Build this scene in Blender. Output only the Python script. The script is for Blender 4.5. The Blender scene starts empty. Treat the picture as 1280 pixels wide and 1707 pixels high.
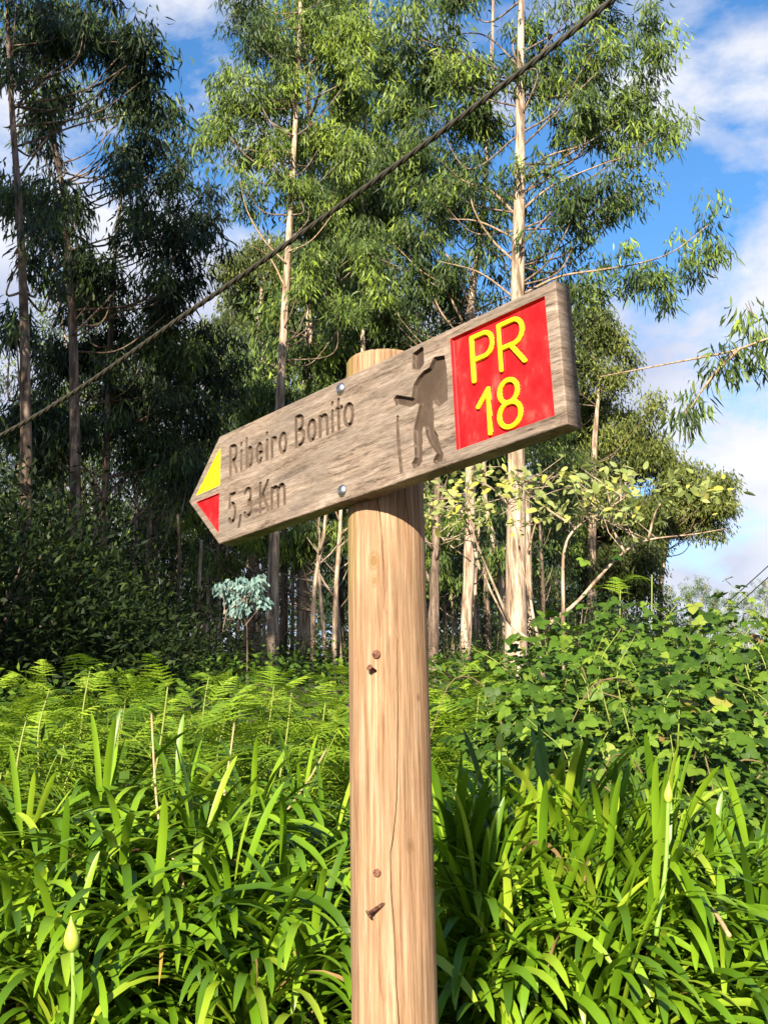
import bpy, math, random
import numpy as np
from mathutils import Matrix, Vector
R_ = math.radians
rng = np.random.default_rng(7)
random.seed(7)
SC = bpy.context.scene
COL = SC.collection

# ------------------------------------------------------------------ camera
CAM = np.array([0.0, 0.0, 1.6])
FPX, TH, ROLL, PW, PH = 1791.25, 0.2554, 0.01705, 1280, 1707
_fw = np.array([0, math.cos(TH), math.sin(TH)]); _up0 = np.array([0, -math.sin(TH), math.cos(TH)]); _r0 = np.array([1.0, 0, 0])
_r = math.cos(ROLL)*_r0 - math.sin(ROLL)*_up0
_up = math.sin(ROLL)*_r0 + math.cos(ROLL)*_up0
cd = bpy.data.cameras.new('camera'); cam = bpy.data.objects.new('camera', cd); COL.objects.link(cam)
cd.sensor_fit = 'VERTICAL'; cd.sensor_height = 24; cd.lens = 24*FPX/PH
cd.clip_start = .05; cd.clip_end = 3000
M4 = Matrix.Identity(4)
for i in range(3):
    M4[i][0], M4[i][1], M4[i][2], M4[i][3] = _r[i], _up[i], -_fw[i], CAM[i]
cam.matrix_world = M4
SC.camera = cam

# ------------------------------------------------------------------ light and sky
SUN_AZ, SUN_EL = R_(-14), R_(23)          # azimuth from straight behind the camera (left of it), elevation
sdir = np.array([math.sin(SUN_AZ)*math.cos(SUN_EL), -math.cos(SUN_AZ)*math.cos(SUN_EL), math.sin(SUN_EL)])
sl = bpy.data.lights.new('sun', 'SUN'); sl.energy = 5.0; sl.angle = R_(.53); sl.color = (1, .88, .72)
so = bpy.data.objects.new('sun', sl); COL.objects.link(so)
so.rotation_euler = Vector(sdir).to_track_quat('Z', 'Y').to_euler()
W = bpy.data.worlds.new('World'); SC.world = W; W.use_nodes = True
nt = W.node_tree; nt.nodes.clear()
def N(t, kind, **k):
    n = t.nodes.new(kind)
    for a, v in k.items(): setattr(n, a, v)
    return n
sky = N(nt, 'ShaderNodeTexSky', sky_type='NISHITA'); sky.sun_disc = False
sky.sun_elevation = SUN_EL; sky.sun_rotation = math.atan2(sdir[0], sdir[1])
sky.air_density = 1.0; sky.dust_density = .3; sky.ozone_density = 3.0
tc = N(nt, 'ShaderNodeTexCoord')
mp = N(nt, 'ShaderNodeMapping'); mp.inputs['Scale'].default_value = (1, 1, 1.7); mp.inputs['Location'].default_value = (.35, .2, .1)
n1 = N(nt, 'ShaderNodeTexNoise'); n1.inputs['Scale'].default_value = 4.2; n1.inputs['Detail'].default_value = 9; n1.inputs['Roughness'].default_value = .58; n1.inputs['Distortion'].default_value = .15
rp = N(nt, 'ShaderNodeValToRGB'); rp.color_ramp.elements[0].position = .405; rp.color_ramp.elements[1].position = .54
n2 = N(nt, 'ShaderNodeTexNoise'); n2.inputs['Scale'].default_value = 5.0; n2.inputs['Detail'].default_value = 6
rp2 = N(nt, 'ShaderNodeValToRGB'); rp2.color_ramp.elements[0].color = (4.4, 5.0, 6.8, 1); rp2.color_ramp.elements[1].color = (8.0, 8.1, 8.5, 1)
rp2.color_ramp.elements[0].position = .35; rp2.color_ramp.elements[1].position = .62
hs = N(nt, 'ShaderNodeHueSaturation'); hs.inputs['Saturation'].default_value = 1.2; hs.inputs['Value'].default_value = 2.1
mx = N(nt, 'ShaderNodeMixRGB')
bg = N(nt, 'ShaderNodeBackground'); bg.inputs['Strength'].default_value = .05
wo = N(nt, 'ShaderNodeOutputWorld')
L_ = nt.links.new
L_(tc.outputs['Generated'], mp.inputs['Vector']); L_(mp.outputs[0], n1.inputs['Vector']); L_(mp.outputs[0], n2.inputs['Vector'])
sx = N(nt, 'ShaderNodeSeparateXYZ'); L_(tc.outputs['Generated'], sx.inputs[0])
ab = N(nt, 'ShaderNodeMath', operation='ABSOLUTE'); L_(sx.outputs['Z'], ab.inputs[0])
mm_ = N(nt, 'ShaderNodeMath', operation='MULTIPLY_ADD'); mm_.inputs[1].default_value = -.42; mm_.inputs[2].default_value = .19; L_(ab.outputs[0], mm_.inputs[0])
ad_ = N(nt, 'ShaderNodeMath', operation='ADD'); L_(n1.outputs['Fac'], ad_.inputs[0]); L_(mm_.outputs[0], ad_.inputs[1])
L_(ad_.outputs[0], rp.inputs[0]); L_(n2.outputs['Fac'], rp2.inputs[0])
L_(sky.outputs[0], hs.inputs['Color']); L_(hs.outputs[0], mx.inputs[1]); L_(rp2.outputs[0], mx.inputs[2]); L_(rp.outputs[0], mx.inputs[0])
L_(mx.outputs[0], bg.inputs[0]); L_(bg.outputs[0], wo.inputs[0])
SC.view_settings.view_transform = 'Standard'; SC.view_settings.look = 'None'
SC.view_settings.exposure = 1.35; SC.view_settings.gamma = 1; SC.view_settings.use_curve_mapping = False
SC.cycles.max_bounces = 6; SC.cycles.diffuse_bounces = 1; SC.cycles.glossy_bounces = 2; SC.cycles.transmission_bounces = 4
SC.cycles.use_denoising = True

# ------------------------------------------------------------------ helpers
def at(px, py, Y):
    """world point on the plane y = Y that is seen at photo pixel px, py"""
    u, v = px - PW/2, PH/2 - py
    d = _fw*FPX + _r*u + _up*v
    return CAM + d*((Y - CAM[1])/d[1])
def norm(v): return v/np.maximum(np.linalg.norm(v, axis=-1, keepdims=True), 1e-9)
def mesh_np(name, V, T, tint=None, smooth=False, mat=None):
    """T: (m,3) or (m,4) array or list of such"""
    V = np.asarray(V, dtype=np.float32)
    Ts = [np.asarray(t, dtype=np.int32) for t in (T if isinstance(T, list) else [T]) if len(t)]
    me = bpy.data.meshes.new(name)
    me.vertices.add(len(V)); me.vertices.foreach_set('co', V.ravel())
    loops = np.concatenate([t.ravel() for t in Ts]); cnt = np.concatenate([np.full(len(t), t.shape[1], np.int32) for t in Ts])
    me.loops.add(len(loops)); me.loops.foreach_set('vertex_index', loops)
    me.polygons.add(len(cnt)); st = np.concatenate([[0], np.cumsum(cnt)[:-1]]).astype(np.int32)
    me.polygons.foreach_set('loop_start', st); me.polygons.foreach_set('loop_total', cnt)
    if smooth: me.polygons.foreach_set('use_smooth', np.ones(len(cnt), bool))
    if tint is not None:
        a = me.attributes.new('tint', 'FLOAT', 'POINT'); a.data.foreach_set('value', np.asarray(tint, np.float32))
    me.update(calc_edges=True)
    if mat: me.materials.append(mat)
    return me
def link(name, data, parent=None, **props):
    o = bpy.data.objects.new(name, data); COL.objects.link(o)
    if parent: o.parent = parent
    for k, v in props.items(): o[k] = v
    return o
def thing(name, label, cat, loc=(0, 0, 0), group=None):
    o = link(name, None); o.location = loc; o['label'] = label; o['category'] = cat
    if group: o['group'] = group
    return o
class Acc:
    """collects vertices, triangles and tints into one mesh"""
    def __init__(s): s.V, s.T, s.t, s.n = [], [], [], 0
    def add(s, V, T, t=None):
        if len(V) == 0: return
        s.V.append(np.asarray(V, float)); s.T.append(np.asarray(T) + s.n); s.n += len(V)
        s.t.append(np.full(len(V), .5) if t is None else np.broadcast_to(t, (len(V),)))
    def mesh(s, name, mat, smooth=False, off=(0, 0, 0)):
        return mesh_np(name, np.concatenate(s.V) - np.asarray(off), np.concatenate(s.T), np.concatenate(s.t), smooth, mat)
def smooth_path(P, k=6):
    P = np.asarray(P, float)
    if len(P) < 3: return P
    out = []
    Q = np.vstack([2*P[0]-P[1], P, 2*P[-1]-P[-2]])
    for i in range(1, len(Q)-2):
        for t in np.arange(k)/k:
            a, b, c, d = Q[i-1], Q[i], Q[i+1], Q[i+2]
            out.append(.5*((2*b)+(-a+c)*t+(2*a-5*b+4*c-d)*t*t+(-a+3*b-3*c+d)*t**3))
    out.append(P[-1]); return np.array(out)
def tube(P, r, sides=8, wob=0, cap=True):
    P = np.asarray(P, float); n = len(P); r = np.broadcast_to(r, (n,)).astype(float)
    tg = norm(np.gradient(P, axis=0)); ref = np.array([0, 1., 0]) if abs(tg[n//2][1]) < .8 else np.array([1., 0, 0])
    a = norm(np.cross(tg, ref)); b = np.cross(tg, a)
    th = np.arange(sides)*2*math.pi/sides
    rr = r[:, None]*np.ones((n, sides))
    if wob: rr *= 1 + wob*rng.standard_normal((n, sides))
    V = P[:, None, :] + rr[..., None]*(np.cos(th)[None, :, None]*a[:, None, :] + np.sin(th)[None, :, None]*b[:, None, :])
    i = np.arange(n-1)[:, None]*sides; j = np.arange(sides)[None, :]; k = (j+1) % sides
    A, B, C, D = i+j, i+k, i+sides+k, i+sides+j
    T = np.concatenate([np.stack([A, B, C], -1).reshape(-1, 3), np.stack([A, C, D], -1).reshape(-1, 3)])
    V = V.reshape(-1, 3)
    if cap:
        V = np.vstack([V, P[0], P[-1]]); c0, c1 = len(V)-2, len(V)-1; jj = np.arange(sides); kk = (jj+1) % sides
        T = np.vstack([T, np.stack([np.full(sides, c0), kk, jj], -1), np.stack([np.full(sides, c1), (n-1)*sides+jj, (n-1)*sides+kk], -1)])
    return V, T
def leaves(pos, d, nrm, ln, wd, sick=.15, droop=.1, fine=True):
    """lance-shaped leaves: pos base points, d direction, nrm approximate normal"""
    n = len(pos); d = norm(d); s = norm(np.cross(d, nrm)); nn = np.cross(s, d)
    ln = np.broadcast_to(ln, (n,))[:, None]; wd = np.broadcast_to(wd, (n,))[:, None]
    sk = rng.normal(0, sick, (n, 1))*ln; dr = np.abs(rng.normal(0, droop, (n, 1)))*ln
    if fine:
        c1 = pos + d*ln*.33 + s*sk*.7; c2 = pos + d*ln*.7 + s*sk*.8 - nn*dr*.5
        V = np.stack([pos, c1 - s*wd*.5, c1 + s*wd*.5, c2 - s*wd*.36, c2 + s*wd*.36, pos + d*ln - nn*dr], 1).reshape(-1, 3)
        t = np.array([[0, 2, 1], [1, 2, 4], [1, 4, 3], [3, 4, 5]]); k = 6
    else:
        c1 = pos + d*ln*.45 + s*sk
        V = np.stack([pos, c1 - s*wd*.5, c1 + s*wd*.5, pos + d*ln - nn*dr], 1).reshape(-1, 3)
        t = np.array([[0, 2, 1], [1, 2, 3]]); k = 4
    return V, (t[None] + (np.arange(n)*k)[:, None, None]).reshape(-1, 3), k
def rv(n): return norm(rng.standard_normal((n, 3)))

# ------------------------------------------------------------------ materials
def mat_new(name):
    m = bpy.data.materials.new(name); m.use_nodes = True; t = m.node_tree; t.nodes.clear()
    o = N(t, 'ShaderNodeOutputMaterial'); b = N(t, 'ShaderNodeBsdfPrincipled'); t.links.new(b.outputs[0], o.inputs[0])
    return m, t, b, o
def ramp(t, stops):
    r = N(t, 'ShaderNodeValToRGB'); e = r.color_ramp.elements
    e[0].position, e[0].color = stops[0][0], (*stops[0][1], 1); e[1].position, e[1].color = stops[-1][0], (*stops[-1][1], 1)
    for p, c in stops[1:-1]:
        q = e.new(p); q.color = (*c, 1)
    return r
def leaf_mat(name, stops, rough=.42, spec=.45, trans=.3, by_object=False, tcol=1.5):
    m, t, b, o = mat_new(name)
    if by_object: src = N(t, 'ShaderNodeObjectInfo').outputs['Random']
    else: src = N(t, 'ShaderNodeAttribute', attribute_name='tint').outputs['Fac']
    r = ramp(t, stops); t.links.new(src, r.inputs[0])
    nz = N(t, 'ShaderNodeTexNoise'); nz.inputs['Scale'].default_value = 9; nz.inputs['Detail'].default_value = 3
    g = N(t, 'ShaderNodeTexCoord'); t.links.new(g.outputs['Object'], nz.inputs['Vector'])
    hv = N(t, 'ShaderNodeHueSaturation'); t.links.new(r.outputs[0], hv.inputs['Color'])
    mr = N(t, 'ShaderNodeMapRange'); mr.inputs['To Min'].default_value = .7; mr.inputs['To Max'].default_value = 1.3
    t.links.new(nz.outputs['Fac'], mr.inputs[0]); t.links.new(mr.outputs[0], hv.inputs['Value'])
    t.links.new(hv.outputs[0], b.inputs['Base Color'])
    b.inputs['Roughness'].default_value = rough; b.inputs['Specular IOR Level'].default_value = spec
    tr = N(t, 'ShaderNodeBsdfTranslucent'); h2 = N(t, 'ShaderNodeHueSaturation'); h2.inputs['Value'].default_value = tcol; h2.inputs['Hue'].default_value = .485
    t.links.new(hv.outputs[0], h2.inputs['Color']); t.links.new(h2.outputs[0], tr.inputs[0])
    mxs = N(t, 'ShaderNodeMixShader'); mxs.inputs[0].default_value = trans
    t.links.new(b.outputs[0], mxs.inputs[1]); t.links.new(tr.outputs[0], mxs.inputs[2]); t.links.new(mxs.outputs[0], o.inputs[0])
    return m
def bark_mat(name, c0, c1, c2, sc=(9, 9, 1.0)):
    m, t, b, o = mat_new(name)
    g = N(t, 'ShaderNodeTexCoord'); mp = N(t, 'ShaderNodeMapping'); mp.inputs['Scale'].default_value = sc
    nz = N(t, 'ShaderNodeTexNoise'); nz.inputs['Scale'].default_value = 1.6; nz.inputs['Detail'].default_value = 8; nz.inputs['Roughness'].default_value = .65
    t.links.new(g.outputs['Object'], mp.inputs[0]); t.links.new(mp.outputs[0], nz.inputs['Vector'])
    r = ramp(t, [(.4, c0), (.5, c1), (.59, c2)]); t.links.new(nz.outputs['Fac'], r.inputs[0]); t.links.new(r.outputs[0], b.inputs['Base Color'])
    bp = N(t, 'ShaderNodeBump'); bp.inputs['Strength'].default_value = .5; bp.inputs['Distance'].default_value = .03
    t.links.new(nz.outputs['Fac'], bp.inputs['Height']); t.links.new(bp.outputs[0], b.inputs['Normal'])
    b.inputs['Roughness'].default_value = .85; b.inputs['Specular IOR Level'].default_value = .2
    return m
def flat_mat(name, c, rough=.6, metal=0, spec=.4):
    m, t, b, o = mat_new(name); b.inputs['Base Color'].default_value = (*c, 1); b.inputs['Roughness'].default_value = rough
    b.inputs['Metallic'].default_value = metal; b.inputs['Specular IOR Level'].default_value = spec
    return m
def wood_mat(name, stops, scale, detail_scale, bump, moss=None, knots=(), stain=None):
    """grain runs along the axis with the small scale value; object coordinates"""
    m, t, b, o = mat_new(name); k = t.links.new
    g = N(t, 'ShaderNodeTexCoord')
    mp = N(t, 'ShaderNodeMapping'); mp.inputs['Scale'].default_value = scale
    k(g.outputs['Object'], mp.inputs[0])
    a = N(t, 'ShaderNodeTexNoise'); a.inputs['Scale'].default_value = 1; a.inputs['Detail'].default_value = 8; a.inputs['Roughness'].default_value = .62; a.inputs['Distortion'].default_value = .6
    k(mp.outputs[0], a.inputs['Vector'])
    mp2 = N(t, 'ShaderNodeMapping'); mp2.inputs['Scale'].default_value = detail_scale; k(g.outputs['Object'], mp2.inputs[0])
    c = N(t, 'ShaderNodeTexNoise'); c.inputs['Scale'].default_value = 1; c.inputs['Detail'].default_value = 5; c.inputs['Roughness'].default_value = .7
    k(mp2.outputs[0], c.inputs['Vector'])
    ad = N(t, 'ShaderNodeMath', operation='MULTIPLY_ADD'); ad.inputs[1].default_value = .42
    k(c.outputs['Fac'], ad.inputs[0]); 
    s2 = N(t, 'ShaderNodeMath', operation='MULTIPLY'); s2.inputs[1].default_value = .58; k(a.outputs['Fac'], s2.inputs[0]); k(s2.outputs[0], ad.inputs[2])
    r = ramp(t, stops); k(ad.outputs[0], r.inputs[0]); col = r.outputs[0]
    big = N(t, 'ShaderNodeTexNoise'); big.inputs['Scale'].default_value = 7; big.inputs['Detail'].default_value = 4; k(g.outputs['Object'], big.inputs['Vector'])
    hv = N(t, 'ShaderNodeHueSaturation'); mr = N(t, 'ShaderNodeMapRange'); mr.inputs['From Min'].default_value = .3; mr.inputs['From Max'].default_value = .7
    mr.inputs['To Min'].default_value = .84; mr.inputs['To Max'].default_value = 1.13
    k(big.outputs['Fac'], mr.inputs[0]); k(mr.outputs[0], hv.inputs['Value']); k(col, hv.inputs['Color']); col = hv.outputs[0]
    if stain:
        sn = N(t, 'ShaderNodeTexNoise'); sn.inputs['Scale'].default_value = 1; sn.inputs['Detail'].default_value = 6; sn.inputs['Roughness'].default_value = .6; m3 = N(t, 'ShaderNodeMapping'); m3.inputs['Scale'].default_value = stain[1]; k(g.outputs['Object'], m3.inputs[0]); k(m3.outputs[0], sn.inputs['Vector'])
        sr = ramp(t, [(.45, (0, 0, 0)), (.62, (stain[2],)*3)]); k(sn.outputs['Fac'], sr.inputs[0]); sm = N(t, 'ShaderNodeMixRGB'); sm.inputs[2].default_value = (*stain[0], 1); k(sr.outputs[0], sm.inputs[0]); k(col, sm.inputs[1]); col = sm.outputs[0]
    for (kx, ky, kz, rad, kc) in knots:
        vm = N(t, 'ShaderNodeVectorMath', operation='SUBTRACT'); vm.inputs[1].default_value = (kx, ky, kz); k(g.outputs['Object'], vm.inputs[0])
        vs = N(t, 'ShaderNodeVectorMath', operation='MULTIPLY'); vs.inputs[1].default_value = (1/rad, 1/rad, .6/rad); k(vm.outputs[0], vs.inputs[0])
        le = N(t, 'ShaderNodeVectorMath', operation='LENGTH'); k(vs.outputs[0], le.inputs[0])
        ns = N(t, 'ShaderNodeMath', operation='MULTIPLY_ADD'); ns.inputs[1].default_value = .5; k(a.outputs['Fac'], ns.inputs[0]); k(le.outputs['Value'], ns.inputs[2])
        kr = N(t, 'ShaderNodeValToRGB'); e = kr.color_ramp.elements; e[0].position = .47; e[0].color = (.85, .85, .85, 1); e[1].position = .97; e[1].color = (0, 0, 0, 1)
        q = e.new(.6); q.color = (.2, .2, .2, 1); q = e.new(.7); q.color = (.6, .6, .6, 1)
        sc_ = N(t, 'ShaderNodeMath', operation='MULTIPLY'); sc_.inputs[1].default_value = 1/1.6
        k(ns.outputs[0], sc_.inputs[0]); 
        k(sc_.outputs[0], kr.inputs[0])
        mm = N(t, 'ShaderNodeMixRGB'); mm.inputs[2].default_value = (*kc, 1); k(kr.outputs[0], mm.inputs[0]); k(col, mm.inputs[1]); col = mm.outputs[0]
    if moss:
        at_ = N(t, 'ShaderNodeAttribute', attribute_name='tint'); ml = N(t, 'ShaderNodeMath', operation='MULTIPLY'); k(at_.outputs['Fac'], ml.inputs[0]); k(big.outputs['Fac'], ml.inputs[1])
        mm = N(t, 'ShaderNodeMixRGB'); mm.inputs[2].default_value = (*moss, 1); k(ml.outputs[0], mm.inputs[0]); k(col, mm.inputs[1]); col = mm.outputs[0]
    k(col, b.inputs['Base Color'])
    bp = N(t, 'ShaderNodeBump'); bp.inputs['Strength'].default_value = bump; bp.inputs['Distance'].default_value = .002
    k(ad.outputs[0], bp.inputs['Height']); k(bp.outputs[0], b.inputs['Normal'])
    b.inputs['Roughness'].default_value = .8; b.inputs['Specular IOR Level'].default_value = .25
    return m
def paint_mat(name, c0, c1, sc, bare=None):
    m, t, b, o = mat_new(name); k = t.links.new
    g = N(t, 'ShaderNodeTexCoord'); mp = N(t, 'ShaderNodeMapping'); mp.inputs['Scale'].default_value = (sc, sc, sc*.6); k(g.outputs['Object'], mp.inputs[0])
    a = N(t, 'ShaderNodeTexNoise'); a.inputs['Scale'].default_value = 1; a.inputs['Detail'].default_value = 6; a.inputs['Roughness'].default_value = .62; k(mp.outputs[0], a.inputs['Vector'])
    st = [(.42, c0), (.57, c1)] + ([(.72, bare)] if bare else [])
    r = ramp(t, st); k(a.outputs['Fac'], r.inputs[0]); k(r.outputs[0], b.inputs['Base Color'])
    bp = N(t, 'ShaderNodeBump'); bp.inputs['Strength'].default_value = .25; bp.inputs['Distance'].default_value = .001; k(a.outputs['Fac'], bp.inputs['Height']); k(bp.outputs[0], b.inputs['Normal'])
    b.inputs['Roughness'].default_value = .6; b.inputs['Specular IOR Level'].default_value = .25
    return m

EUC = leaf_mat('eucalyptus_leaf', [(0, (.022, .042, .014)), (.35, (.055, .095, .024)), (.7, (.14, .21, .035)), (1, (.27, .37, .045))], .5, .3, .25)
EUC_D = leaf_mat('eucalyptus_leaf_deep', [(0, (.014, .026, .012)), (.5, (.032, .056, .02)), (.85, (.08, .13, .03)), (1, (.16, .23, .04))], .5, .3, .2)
EUC_Y = leaf_mat('eucalyptus_leaf_olive', [(0, (.04, .06, .018)), (.5, (.1, .13, .028)), (1, (.21, .24, .045))], .5, .3, .25)
BLUE = leaf_mat('juvenile_gum_leaf', [(0, (.12, .22, .2)), (1, (.26, .38, .33))], .55, .3, .2)
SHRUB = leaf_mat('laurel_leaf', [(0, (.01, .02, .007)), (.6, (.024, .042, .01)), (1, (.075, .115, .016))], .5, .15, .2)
AGA = leaf_mat('agapanthus_leaf', [(0, (.045, .105, .005)), (.4, (.11, .225, .008)), (.8, (.18, .31, .013)), (1, (.3, .4, .03))], .38, .45, .2, True, 1.4)
AGA_Y = leaf_mat('withered_leaf', [(0, (.3, .19, .07)), (.6, (.2, .12, .06)), (1, (.36, .26, .05))], .5, .3, .2, True, 1.2)
FERN = leaf_mat('bracken_frond', [(0, (.055, .12, .008)), (.45, (.165, .285, .014)), (1, (.31, .42, .03))], .5, .3, .35)
BRAM = leaf_mat('bramble_leaf', [(0, (.025, .06, .008)), (.55, (.075, .155, .014)), (.9, (.17, .27, .03)), (.97, (.26, .3, .05)), (1, (.25, .12, .06))], .5, .22, .25, True)
BRAM_S = leaf_mat('bramble_leaf_mass', [(0, (.02, .05, .007)), (.6, (.07, .14, .013)), (1, (.22, .32, .035))], .5, .22, .25)
PALE = leaf_mat('pale_broad_leaf', [(0, (.18, .25, .06)), (.6, (.34, .4, .12)), (1, (.5, .48, .07))], .5, .3, .35, True, 1.1)
PALE_S = leaf_mat('pale_broad_leaf_mass', [(0, (.2, .25, .07)), (.6, (.34, .38, .13)), (1, (.5, .47, .1))], .5, .3, .35)
BARK = bark_mat('pale_bark', (.15, .1, .065), (.36, .265, .185), (.5, .41, .31))
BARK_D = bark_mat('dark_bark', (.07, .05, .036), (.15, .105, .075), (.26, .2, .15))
TWIG = bark_mat('twig_bark', (.2, .13, .08), (.32, .22, .14), (.42, .32, .22), (20, 20, 6))
STEMG = flat_mat('green_stem', (.2, .38, .05), .45)
BUDM = flat_mat('bud_skin', (.34, .45, .06), .5)
DRY = flat_mat('dry_stalk', (.45, .32, .16), .8)
CANE = flat_mat('bramble_cane', (.16, .12, .05), .7)
STALK = flat_mat('bracken_stalk', (.22, .27, .05), .6)
STEEL = flat_mat('galvanised_steel', (.55, .57, .6), .35, 1)
RUST = bark_mat('rusty_iron', (.08, .035, .025), (.16, .07, .045), (.24, .12, .08), (120, 120, 120))
CABLE = flat_mat('black_cable_jacket', (.036, .033, .023), .6)

# ------------------------------------------------------------------ ground
_gy = np.array([-400, 1.75, 2.0, 2.4, 3.2, 4.5, 8, 15, 20, 40, 80, 140, 400, 900])
_gz = np.array([0, 0, .6, .9, 1.12, 1.36, 1.9, 3.0, 3.55, 5.4, 7.6, 12, 16, 20])
def gz(x, y):
    z = np.interp(y, _gy, _gz)
    return z + .05*np.sin(x*1.3 + y*.7) * np.clip((np.asarray(y)-1.8), 0, 1) + .03*np.sin(x*3.1-y*2.3)*np.clip((np.asarray(y)-1.8), 0, 1)
def axis(a, b, fine0, fine1, nf, nc):
    return np.unique(np.concatenate([np.linspace(a, fine0, nc), np.linspace(fine0, fine1, nf), np.linspace(fine1, b, nc)]))
gx = axis(-500, 500, -14, 14, 141, 20); gy_ = axis(-300, 900, 1.5, 26, 160, 24)
X, Y = np.meshgrid(gx, gy_); Z = gz(X, Y) + rng.normal(0, .012, X.shape)*(Y > 1.9)
nx, ny = len(gx), len(gy_); i = np.arange(ny-1)[:, None]*nx + np.arange(nx-1)[None]
Q = np.stack([i, i+1, i+nx+1, i+nx], -1).reshape(-1, 4)
gm, t, b, o = mat_new('forest_soil')
g = N(t, 'ShaderNodeTexCoord'); nz = N(t, 'ShaderNodeTexNoise'); nz.inputs['Scale'].default_value = 4; nz.inputs['Detail'].default_value = 9; t.links.new(g.outputs['Object'], nz.inputs['Vector'])
r = ramp(t, [(.35, (.025, .018, .01)), (.5, (.05, .04, .02)), (.65, (.09, .065, .035))]); t.links.new(nz.outputs['Fac'], r.inputs[0]); t.links.new(r.outputs[0], b.inputs['Base Color'])
bp = N(t, 'ShaderNodeBump'); bp.inputs['Distance'].default_value = .05; t.links.new(nz.outputs['Fac'], bp.inputs['Height']); t.links.new(bp.outputs[0], b.inputs['Normal']); b.inputs['Roughness'].default_value = .95
link('ground', mesh_np('ground', np.stack([X, Y, Z], -1).reshape(-1, 3), Q, None, True, gm), kind='structure')

# ------------------------------------------------------------------ signpost
PR, PX, PD, TY, PTOP = .06, .003, 1.6317, .0185, 2.283
def fbm(shape_x, shape_z, fx, fz, octs=4, seed=1):
    """value noise on a grid given coordinate arrays"""
    r0 = np.random.default_rng(seed); out = 0; amp = 1; tot = 0
    for k in range(octs):
        G = r0.random((64, 64)); u, v = shape_x*fx*2**k, shape_z*fz*2**k
        iu, iv = np.floor(u).astype(int), np.floor(v).astype(int); fu, fv = u-iu, v-iv
        fu, fv = fu*fu*(3-2*fu), fv*fv*(3-2*fv); g_ = lambda a, b_: G[a % 64, b_ % 64]
        out = out + amp*((g_(iu, iv)*(1-fu)+g_(iu+1, iv)*fu)*(1-fv)+(g_(iu, iv+1)*(1-fu)+g_(iu+1, iv+1)*fu)*fv); tot += amp; amp *= .5
    return out/tot
sign = thing('trail_signpost', 'wooden trail signpost with arrow board reading Ribeiro Bonito 5,3 Km and PR 18', 'signpost', (PX, PD, 0))
def on_post(px, py):
    """theta, z of the post surface seen at a photo pixel (theta 0 faces the camera, positive to the right)"""
    u, v = px - PW/2, PH/2 - py; d = _fw*FPX + _r*u + _up*v
    z = 1.8
    for _ in range(4):
        ox, oy = CAM[0]-PX, CAM[1]-(PD + TY*(z-1.6))
        A, B, C = d[0]**2+d[1]**2, 2*(ox*d[0]+oy*d[1]), ox*ox+oy*oy-PR*PR
        s = (-B-math.sqrt(max(B*B-4*A*C, 0)))/(2*A); z = CAM[2]+d[2]*s
    return math.atan2(ox+d[0]*s, -(oy+d[1]*s)), z
def post_pt(th, z, r=PR): return np.array([r*math.sin(th), -r*math.cos(th)+TY*(z-1.6), z])
pa = [on_post(*q) for q in [(627, 815), (634, 870), (637, 900), (641, 985), (640, 1015), (652, 1040), (663, 1065), (664, 1200), (662, 1330), (656, 1395), (651, 1420), (652, 1480), (658, 1560), (661, 1640), (665, 1700)]]
pa = [(pa[0][0], 2.3)] + pa + [(pa[-1][0], 0)]
pza = np.array([q[1] for q in pa])[::-1]; pta = np.array([q[0] for q in pa])[::-1]
pc = [on_post(675, 815), on_post(682, 880)]
fr = np.linspace(-1.75, 1.75, 300); bk = np.linspace(1.75, 2*math.pi-1.75, 32)[1:-1]
TH_ = np.concatenate([fr, bk]); ZS = np.concatenate([np.linspace(0, 1.2, 12)[:-1], np.linspace(1.2, PTOP, 560)])
tg, zg = np.meshgrid(TH_, ZS)
A0 = .02; ia = int(np.argmin(abs(fr-A0))); A0 = fr[ia]
off = np.interp(zg, pza, pta) + .006*(fbm(zg*0, zg, 1, 90, 3, 5)-.5)*2 - A0
w = np.where(abs(tg-A0) < .62, np.cos(np.clip((tg-A0)/.62, -1, 1)*math.pi/2)**2, 0)
thw = tg + off*w
zt = [on_post(*q)[1] for q in [(634, 830), (640, 990), (640, 1030), (663, 1055), (663, 1090), (650, 1400), (650, 1445), (665, 1707)]]
wa = np.interp(ZS, np.array(zt)[::-1], np.array([1.2, .7, 0, 0, .85, 1.0, .8, 1.0])[::-1]) * (.6+.8*fbm(ZS*0, ZS, 1, 60, 3, 9))
rad = PR*(1 + .012*(fbm(tg*1.2, zg, 1, 5, 3, 2)-.5)) + .0009*(fbm(tg*18, zg, 1, 7, 3, 3)-.5)
rad[:, ia] -= .011*np.clip(wa, 0, 1.2); rad[:, ia-1] -= .0006*wa; rad[:, ia+1] -= .0006*wa
C0 = .5*(pc[0][0]+pc[1][0]); ic = int(np.argmin(abs(fr-C0)))
wc = np.clip((ZS-pc[1][1])/.03+.5, 0, 1); rad[:, ic] -= .008*wc
offc = np.interp(zg, [pc[1][1], pc[0][1]], [.05, -.05]); wcw = np.where(abs(tg-C0) < .3, np.cos(np.clip((tg-C0)/.3, -1, 1)*math.pi/2)**2, 0); thw = thw + offc*wcw*np.clip((zg-1.9)/.05, 0, 1)
for thk, kz in ((on_post(626, 1640)[0], on_post(626, 1640)[1]), (on_post(632, 1150)[0], 1.72)):   # hairline checks
    ik = int(np.argmin(abs(fr-thk))); rad[:, ik] -= .0022*np.clip(1-abs(ZS-kz)/.1, 0, 1)*(ik != ia)
edge = np.clip((zg-(PTOP-.004))/.004, 0, 1); rad = rad-.003*edge
V = np.stack([rad*np.sin(thw), -rad*np.cos(thw)+TY*(zg-1.6), zg], -1).reshape(-1, 3)
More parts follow.
